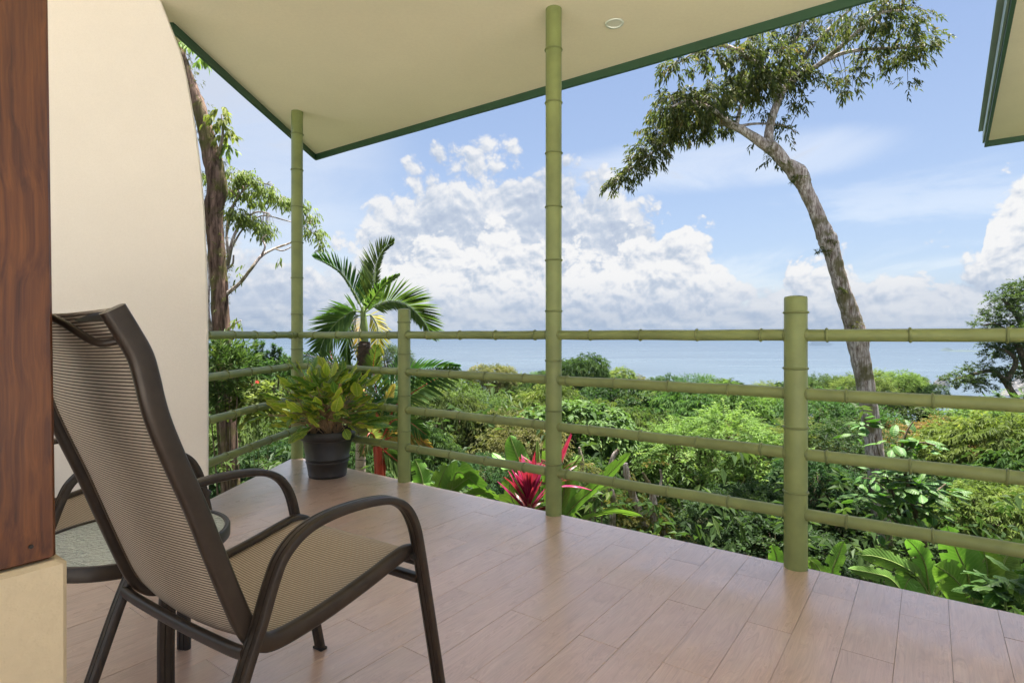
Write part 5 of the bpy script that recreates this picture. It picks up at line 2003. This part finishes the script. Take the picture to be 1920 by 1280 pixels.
# broad-leaved sapling in front of the leaning trunk
SD = 5.4
p = P(1730, 1100, SD)
g = gz(p.x, SD)
sa = empty('broad_leaved_sapling', (p.x, SD, g))
tag(sa, 'young broad-leaved sapling with two thin stems in front of the leaning trunk', 'sapling')
gpx = HOR + (EYE - g) / SD * FPX
mb = MB()
SP = []
for pts in ([(1742, gpx, 8), (1735, 1050, 4.5), (1728, 1000, 4.2), (1716, 965, 4), (1700, 900, 3.2), (1690, 850, 2.5), (1700, 810, 1.8), (1712, 790, 1)],
            [(1730, gpx, 6), (1718, 1040, 3.5), (1700, 1000, 3), (1685, 960, 2.6), (1672, 920, 2), (1655, 870, 1.5), (1640, 820, 1)],
            [(1716, 965, 2.5), (1745, 930, 2, .1), (1775, 905, 1.4, .2)], [(1695, 990, 2), (1670, 970, 1.5), (1635, 950, 1)], [(1690, 850, 2), (1725, 830, 1.5, -.1), (1755, 835, 1, -.2)],
            [(1672, 920, 1.6), (1640, 900, 1.2, -.1), (1615, 895, .8, -.1)]):
    SP += branch(mb, pts, SD, 7, random.Random(1), .03)
mb.v = [Vector(q) - Vector(sa.location) for q in mb.v]
mb.obj('stem', M['bark_dark'], sa, smooth=60)
bl = leaf_variants('broad', 4, .17, .085, OVA, (.3, 1.1), 8, .3)
R = np.random.default_rng(55)
LB = [lob(*a) for a in [(1618, 795, 20, SD), (1675, 832, 20, SD), (1600, 815, 16, SD), (1720, 825, 22, SD), (1690, 840, 16, SD), (1745, 840, 14, SD), (1640, 890, 26, SD), (1680, 905, 32, SD), (1725, 915, 38, SD, -.1), (1765, 925, 28, SD), (1620, 930, 24, SD),
                        (1655, 950, 28, SD), (1700, 950, 34, SD, -.1), (1745, 955, 26, SD), (1680, 985, 20, SD), (1775, 945, 18, SD), (1650, 1000, 12, SD)]]
PA, DA = sample_lobes(R, LB, 235, -.8, (.3, 1.0), .3)
for p_, d_ in zip(PA, DA):
    dv = Vector((d_[0], d_[1], d_[2] * .3 + .12))
    place_leaf(rg.choice(bl), sa, Vector(p_) - Vector(sa.location), dv, rg.uniform(.6, 1.05), rg.uniform(-.5, .5))

# veined shrub at the lower right corner
VD = 3.5
p = P(1885, 1150, VD)
g = gz(p.x, VD)
ve = empty('veined_shrub', (p.x, VD, g))
tag(ve, 'shrub with deeply veined oval leaves in the lower right corner', 'shrub')
MB().tube([Vector((0, 0, 0)), Vector((.03, .02, 1.0)), Vector((0, 0, P(1885, 1120, VD).z - g))], [.015, .012, .006], 8).obj('stem', M['stem_green'], ve, smooth=60)
vl = leaf_variants('broad', 4, .20, .085, OVA, (.4, 1.2), 18, .25, .05)
LB = [lob(*a) for a in [(1870, 1110, 34, VD), (1905, 1090, 34, VD), (1860, 1080, 22, VD), (1915, 1130, 30, VD), (1890, 1140, 30, VD), (1840, 1130, 18, VD), (1940, 1100, 30, VD)]]
PA, DA = sample_lobes(R, LB, 70, -.6, (.1, 1.0), .2)
for p_, d_ in zip(PA, DA):
    place_leaf(rg.choice(vl), ve, Vector(p_) - Vector(ve.location), Vector((d_[0], d_[1], d_[2] * .4)), rg.uniform(.6, 1.0), rg.uniform(-.5, .5))


def shrub(name, label, cat, mat, d, lobes, ns, nl, twig, ll, lw, seed, tmpl=T_RH, stems=(), kw=None, zmin=-.6, bark='bark_dark', shell=(.3, 1.05)):
    R = np.random.default_rng(seed)
    LB_ = [lob(a[0], a[1], a[2], d, a[3] if len(a) > 3 else 0, .85) for a in lobes]
    c_ = Vector(LB_[0][:3])
    g_ = gz(c_.x, d)
    t_ = empty(name, (c_.x, d, g_))
    tag(t_, label, cat)
    PA_, DA_ = sample_lobes(R, LB_, ns, zmin, shell, .3)
    link('crown', leaf_mesh('crown', [shift(sprays(R, PA_, DA_, nl, twig, ll, lw, tmpl=tmpl, **(kw or {})), t_)], ML[mat]), t_)
    mb = MB()
    gp = HOR + (EYE - g_) / d * FPX
    if stems:
        for pts in stems: branch(mb, pts, d, 8, random.Random(seed), .10)
    else:
        for a in LB_[:6]:
            mb.tube([Vector((c_.x, d, g_)), Vector((c_.x, d, g_)).lerp(Vector(a[:3]), .5) + Vector((.05, 0, 0)), Vector(a[:3])], [.02, .013, .006], 6)
    mb.v = [Vector(q) - Vector(t_.location) for q in mb.v]
    mb.obj('stem', M[bark], t_, smooth=60)
    return t_

# yellow-leaved scrub on twisted trunks in the hollow
shrub('twisted_scrub', 'sparse yellow-leaved scrub on twisted bare trunks right of the middle post', 'scrub', 'yellow', 7.4,
      [(1190, 965, 34), (1160, 950, 26), (1225, 975, 28), (1150, 985, 20), (1240, 950, 18), (1200, 1000, 26), (1250, 1000, 22), (1185, 885, 10), (1225, 860, 12), (1270, 1010, 16)], 130, 7, .16, .07, .045, 5,
      stems=([(1235, 1250, 12), (1228, 1050, 9), (1215, 1000, 8), (1195, 950, 7), (1178, 900, 6.5), (1172, 868, 5)], [(1228, 1050, 6), (1245, 1000, 5), (1232, 960, 4), (1226, 930, 4), (1215, 900, 3)],
             [(1150, 1200, 7), (1148, 1000, 6), (1150, 940, 5), (1142, 900, 5), (1148, 860, 4.5), (1160, 842, 3.5)], [(1090, 900, 3), (1092, 870, 4), (1088, 850, 3.5), (1086, 838, 2)],
             [(1228, 1180, 8), (1232, 1020, 7), (1225, 970, 6), (1222, 930, 5), (1215, 905, 4), (1205, 885, 2)], [(1232, 930, 3), (1240, 900, 2.5), (1238, 880, 2)]), bark='bark_pale')
shrub('dry_bush', 'brown dead hanging foliage beside the banana leaf right of the middle post', 'bush', 'olive', 6.6, [(1112, 888, 18), (1128, 905, 14), (1100, 875, 12)], 60, 8, .12, .05, .014, 6, kw=dict(droop=.6, hang=.5))
# oleander-like shrub and flowers left of the corner post
shrub('oleander', 'oleander-like shrub with narrow leaves round the brown trunk', 'shrub', 'mid', 6.3, [(420, 665, 34), (400, 690, 30), (445, 690, 26), (405, 730, 30), (430, 740, 24), (395, 770, 22)], 190, 9, .16, .14, .020, 7,
      kw=dict(droop=.1, fan=.6, sag=.15, upk=.7))
shrub('young_leaf_shrub', 'light green shrub low beside the short railing', 'shrub', 'spring', 6.0, [(405, 880, 12), (415, 862, 8)], 14, 6, .07, .06, .028, 17)
p = P(474, 724, 6.4)
rs_ = empty('flowering_shrub', (p.x, p.y, gz(p.x, p.y)))
tag(rs_, 'shrub with pink blooms left of the corner post', 'shrub')
o0 = Vector(rs_.location)
for (u_, v_) in ((472, 725), (482, 719)):
    q = P(u_, v_, 6.4)
    MB().tube([Vector((0, 0, 0)), (q - o0) * .5 + Vector((.05, 0, .1)), q - o0], [.01, .006, .003], 6).obj('stem', M['stem_green'], rs_, smooth=60)
    pe = leaf_variants('petal', 2, .045, .036, OVA, (-.9, -.3), 31, .3)
    for i in range(9):
        a = i * 2.4
        elv = math.radians(20 + 7 * i)
        place_leaf(pe[i % 2], rs_, q - o0, (math.cos(a) * math.cos(elv), math.sin(a) * math.cos(elv), math.sin(elv)), rg.uniform(.7, 1), 0, 'petal')
R = np.random.default_rng(88)
PA, DA = sample_lobes(R, [lob(a[0], a[1], a[2], 6.5) for a in [(470, 745, 26), (500, 740, 20), (455, 765, 22), (490, 770, 24)]], 110, -.6, (.3, 1.05), .3)
link('crown', leaf_mesh('crown', [shift(sprays(R, PA, DA, 7, .11, .085, .045, tmpl=T_L6), rs_)], ML['bright']), rs_)

# spiky-topped shrub against the sea, left
R = np.random.default_rng(91)
SDp = 13.0
g0 = P(500, 700, SDp)
sk = empty('spiky_shrub', (g0.x, SDp, gz(g0.x, SDp)))
tag(sk, 'shrub with upright bottlebrush-like spikes against the sea left of the corner post', 'shrub')
o0 = Vector(sk.location)
parts_ = []
mb = MB()
for (u_, vt_, vb_) in [(481, 640, 700), (490, 641, 700), (515, 647, 700), (472, 662, 705), (500, 660, 700), (524, 655, 700), (455, 660, 705), (462, 668, 705), (535, 668, 705), (508, 664, 710), (545, 672, 710), (448, 672, 712)]:
    a_, b__ = P(u_, vb_, SDp), P(u_ + rg.uniform(-2, 2), vt_, SDp)
    mb.tube([o0 + Vector((0, 0, .2)), a_, b__], [.03, .015, .005], 5)
    m_n = int((vb_ - vt_) * 1.6)
    tt_ = R.uniform(0, 1, m_n)
    Pq = np.array(a_)[None] * (1 - tt_[:, None]) + np.array(b__)[None] * tt_[:, None]
    parts_.append(shift(sprays(R, Pq, norm(R.normal(size=Pq.shape)), 6, .05, .085, .022, droop=0, upk=.8, fan=1.0, sag=0), sk))
mb.v = [Vector(q) - o0 for q in mb.v]
mb.obj('stem', M['bark_dark'], sk)
PA, DA = sample_lobes(R, [lob(a[0], a[1], a[2], SDp) for a in [(480, 700, 34), (520, 700, 34), (450, 705, 30), (550, 705, 26)]], 380, -.5, (.5, 1.05), .4)
parts_.append(shift(sprays(R, PA, DA, 9, .2, .10, .03, droop=0, upk=.6, fan=.9, sag=.1), sk))
link('crown', leaf_mesh('crown', parts_, ML['mid']), sk)

# ------------------------------------------------------------------ the potted plant
PC = Vector((-1.382, 4.265, 0))
pot = empty('plant_pot', PC)
tag(pot, 'black plastic flower pot with banded rim standing on the deck corner', 'pot')
MB().lathe([(.0, .012), (.128, .012), (.128, 0), (.134, 0), (.137, .012), (.140, .018), (.138, .024), (.152, .105), (.157, .110), (.157, .117), (.1535, .120), (.1555, .132), (.160, .137), (.160, .143), (.157, .147),
            (.178, .275), (.192, .280), (.201, .290), (.204, .315), (.202, .338), (.196, .346), (.188, .344), (.184, .335), (.180, .30)], n=64, capb=False, capt=False).obj('pot_body', M['pot'], pot, smooth=50)
nn = 40
v, f = [(0, 0, .322)], []
rg2 = random.Random(3)
for r_ in (.06, .12, .182):
    for i in range(nn):
        a = 2 * math.pi * i / nn
        v.append((r_ * math.cos(a), r_ * math.sin(a), .318 + rg2.uniform(-.006, .010)))
for i in range(nn): f.append((0, 1 + i, 1 + (i + 1) % nn))
for k in range(2):
    for i in range(nn):
        j = (i + 1) % nn
        f.append((1 + k * nn + i, 1 + (k + 1) * nn + i, 1 + (k + 1) * nn + j, 1 + k * nn + j))
link('soil', mesh('soil', v, f, M['soil']), pot)
pp = empty('potted_plant', PC + Vector((0, 0, .32)))
tag(pp, 'bushy yellow-green leafy plant growing in the black pot', 'plant')
lg = leaf_variants('potleaf', 6, .175, .080, LAN, (.1, 1.2), 61, .34, .06)
ly = leaf_variants('potleaf_y', 5, .17, .082, LAN, (.0, 1.1), 62, .34, .07)
rg = random.Random(45)
clumps = [(-.09, -.04), (.0, .03), (.08, -.03), (.03, -.09), (-.04, .09)]
stm = [MB() for _ in clumps]
nleaf = 0
for i in range(265):
    ci = rg.randrange(5)
    cx, cy = clumps[ci]
    a = rg.uniform(0, 2 * math.pi)
    el_ = math.acos(1 - rg.random() * 1.0)          # 0 = up
    el_ = min(el_, 1.50)
    rad = rg.uniform(.60, 1.0)
    R_h, R_v = .30, .44
    tip = Vector((cx * 1.3 + math.cos(a) * math.sin(el_) * R_h * rad, cy * 1.3 + math.sin(a) * math.sin(el_) * R_h * rad, .015 + math.cos(el_) * R_v * rad + .03))
    root = Vector((cx + rg.uniform(-.02, .02), cy + rg.uniform(-.02, .02), 0))
    m1 = root.lerp(tip, .5) + Vector((-math.cos(a) * .02, -math.sin(a) * .02, .05))
    if i % 2 == 0: stm[ci].tube(spline([root, m1, tip], 4), .0032, 5)
    dv = Vector((math.cos(a) * (.35 + .8 * math.sin(el_)), math.sin(a) * (.35 + .8 * math.sin(el_)), .95 * math.cos(el_) + rg.uniform(-.3, 1.0)))
    yel = rg.random() < (.26 + .25 * math.cos(el_))
    place_leaf(rg.choice(ly if yel else lg), pp, tip, dv, rg.uniform(.6, 1.12), rg.uniform(-.7, .7))
for s_, (cx, cy) in zip(stm, clumps):
    for k in range(6):
        a = rg.uniform(0, 6.28)
        s_.tube([Vector((cx, cy, -.01)), Vector((cx + math.cos(a) * .03, cy + math.sin(a) * .03, .06)), Vector((cx + math.cos(a) * .05, cy + math.sin(a) * .05, .11))], [.009, .006, .003], 6)
    s_.obj('stem', M['stem_tan'], pp, smooth=60)
for (u_, v_, sc_, lean) in [(628, 700, 1.05, -.1), (648, 690, .95, .1), (670, 698, 1.0, .05), (600, 735, 1.1, -.3)]:
    q = P(u_, v_ + 45, 4.2)
    place_leaf(rg.choice(ly), pp, q - Vector(pp.location), (lean, rg.uniform(-.2, .2), 1), sc_, rg.uniform(-.4, .4))


# ------------------------------------------------------------------ sea haze: one closed box of even air
hm = bpy.data.materials.new('haze')
hm.use_nodes = True
N = NT(hm.node_tree)
N.n.clear()
o_ = N.n.new('ShaderNodeOutputMaterial')
pv = N.n.new('ShaderNodeVolumePrincipled')
pv.inputs['Color'].default_value = (.15, .20, .27, 1)
pv.inputs['Density'].default_value = .00024
pv.inputs['Anisotropy'].default_value = .2
N.l.new(pv.outputs[0], o_.inputs['Volume'])
hz_ = MB().box((0, 0, -44), (104000, 104000, 140)).obj('haze', hm)
hz_['kind'] = 'stuff'
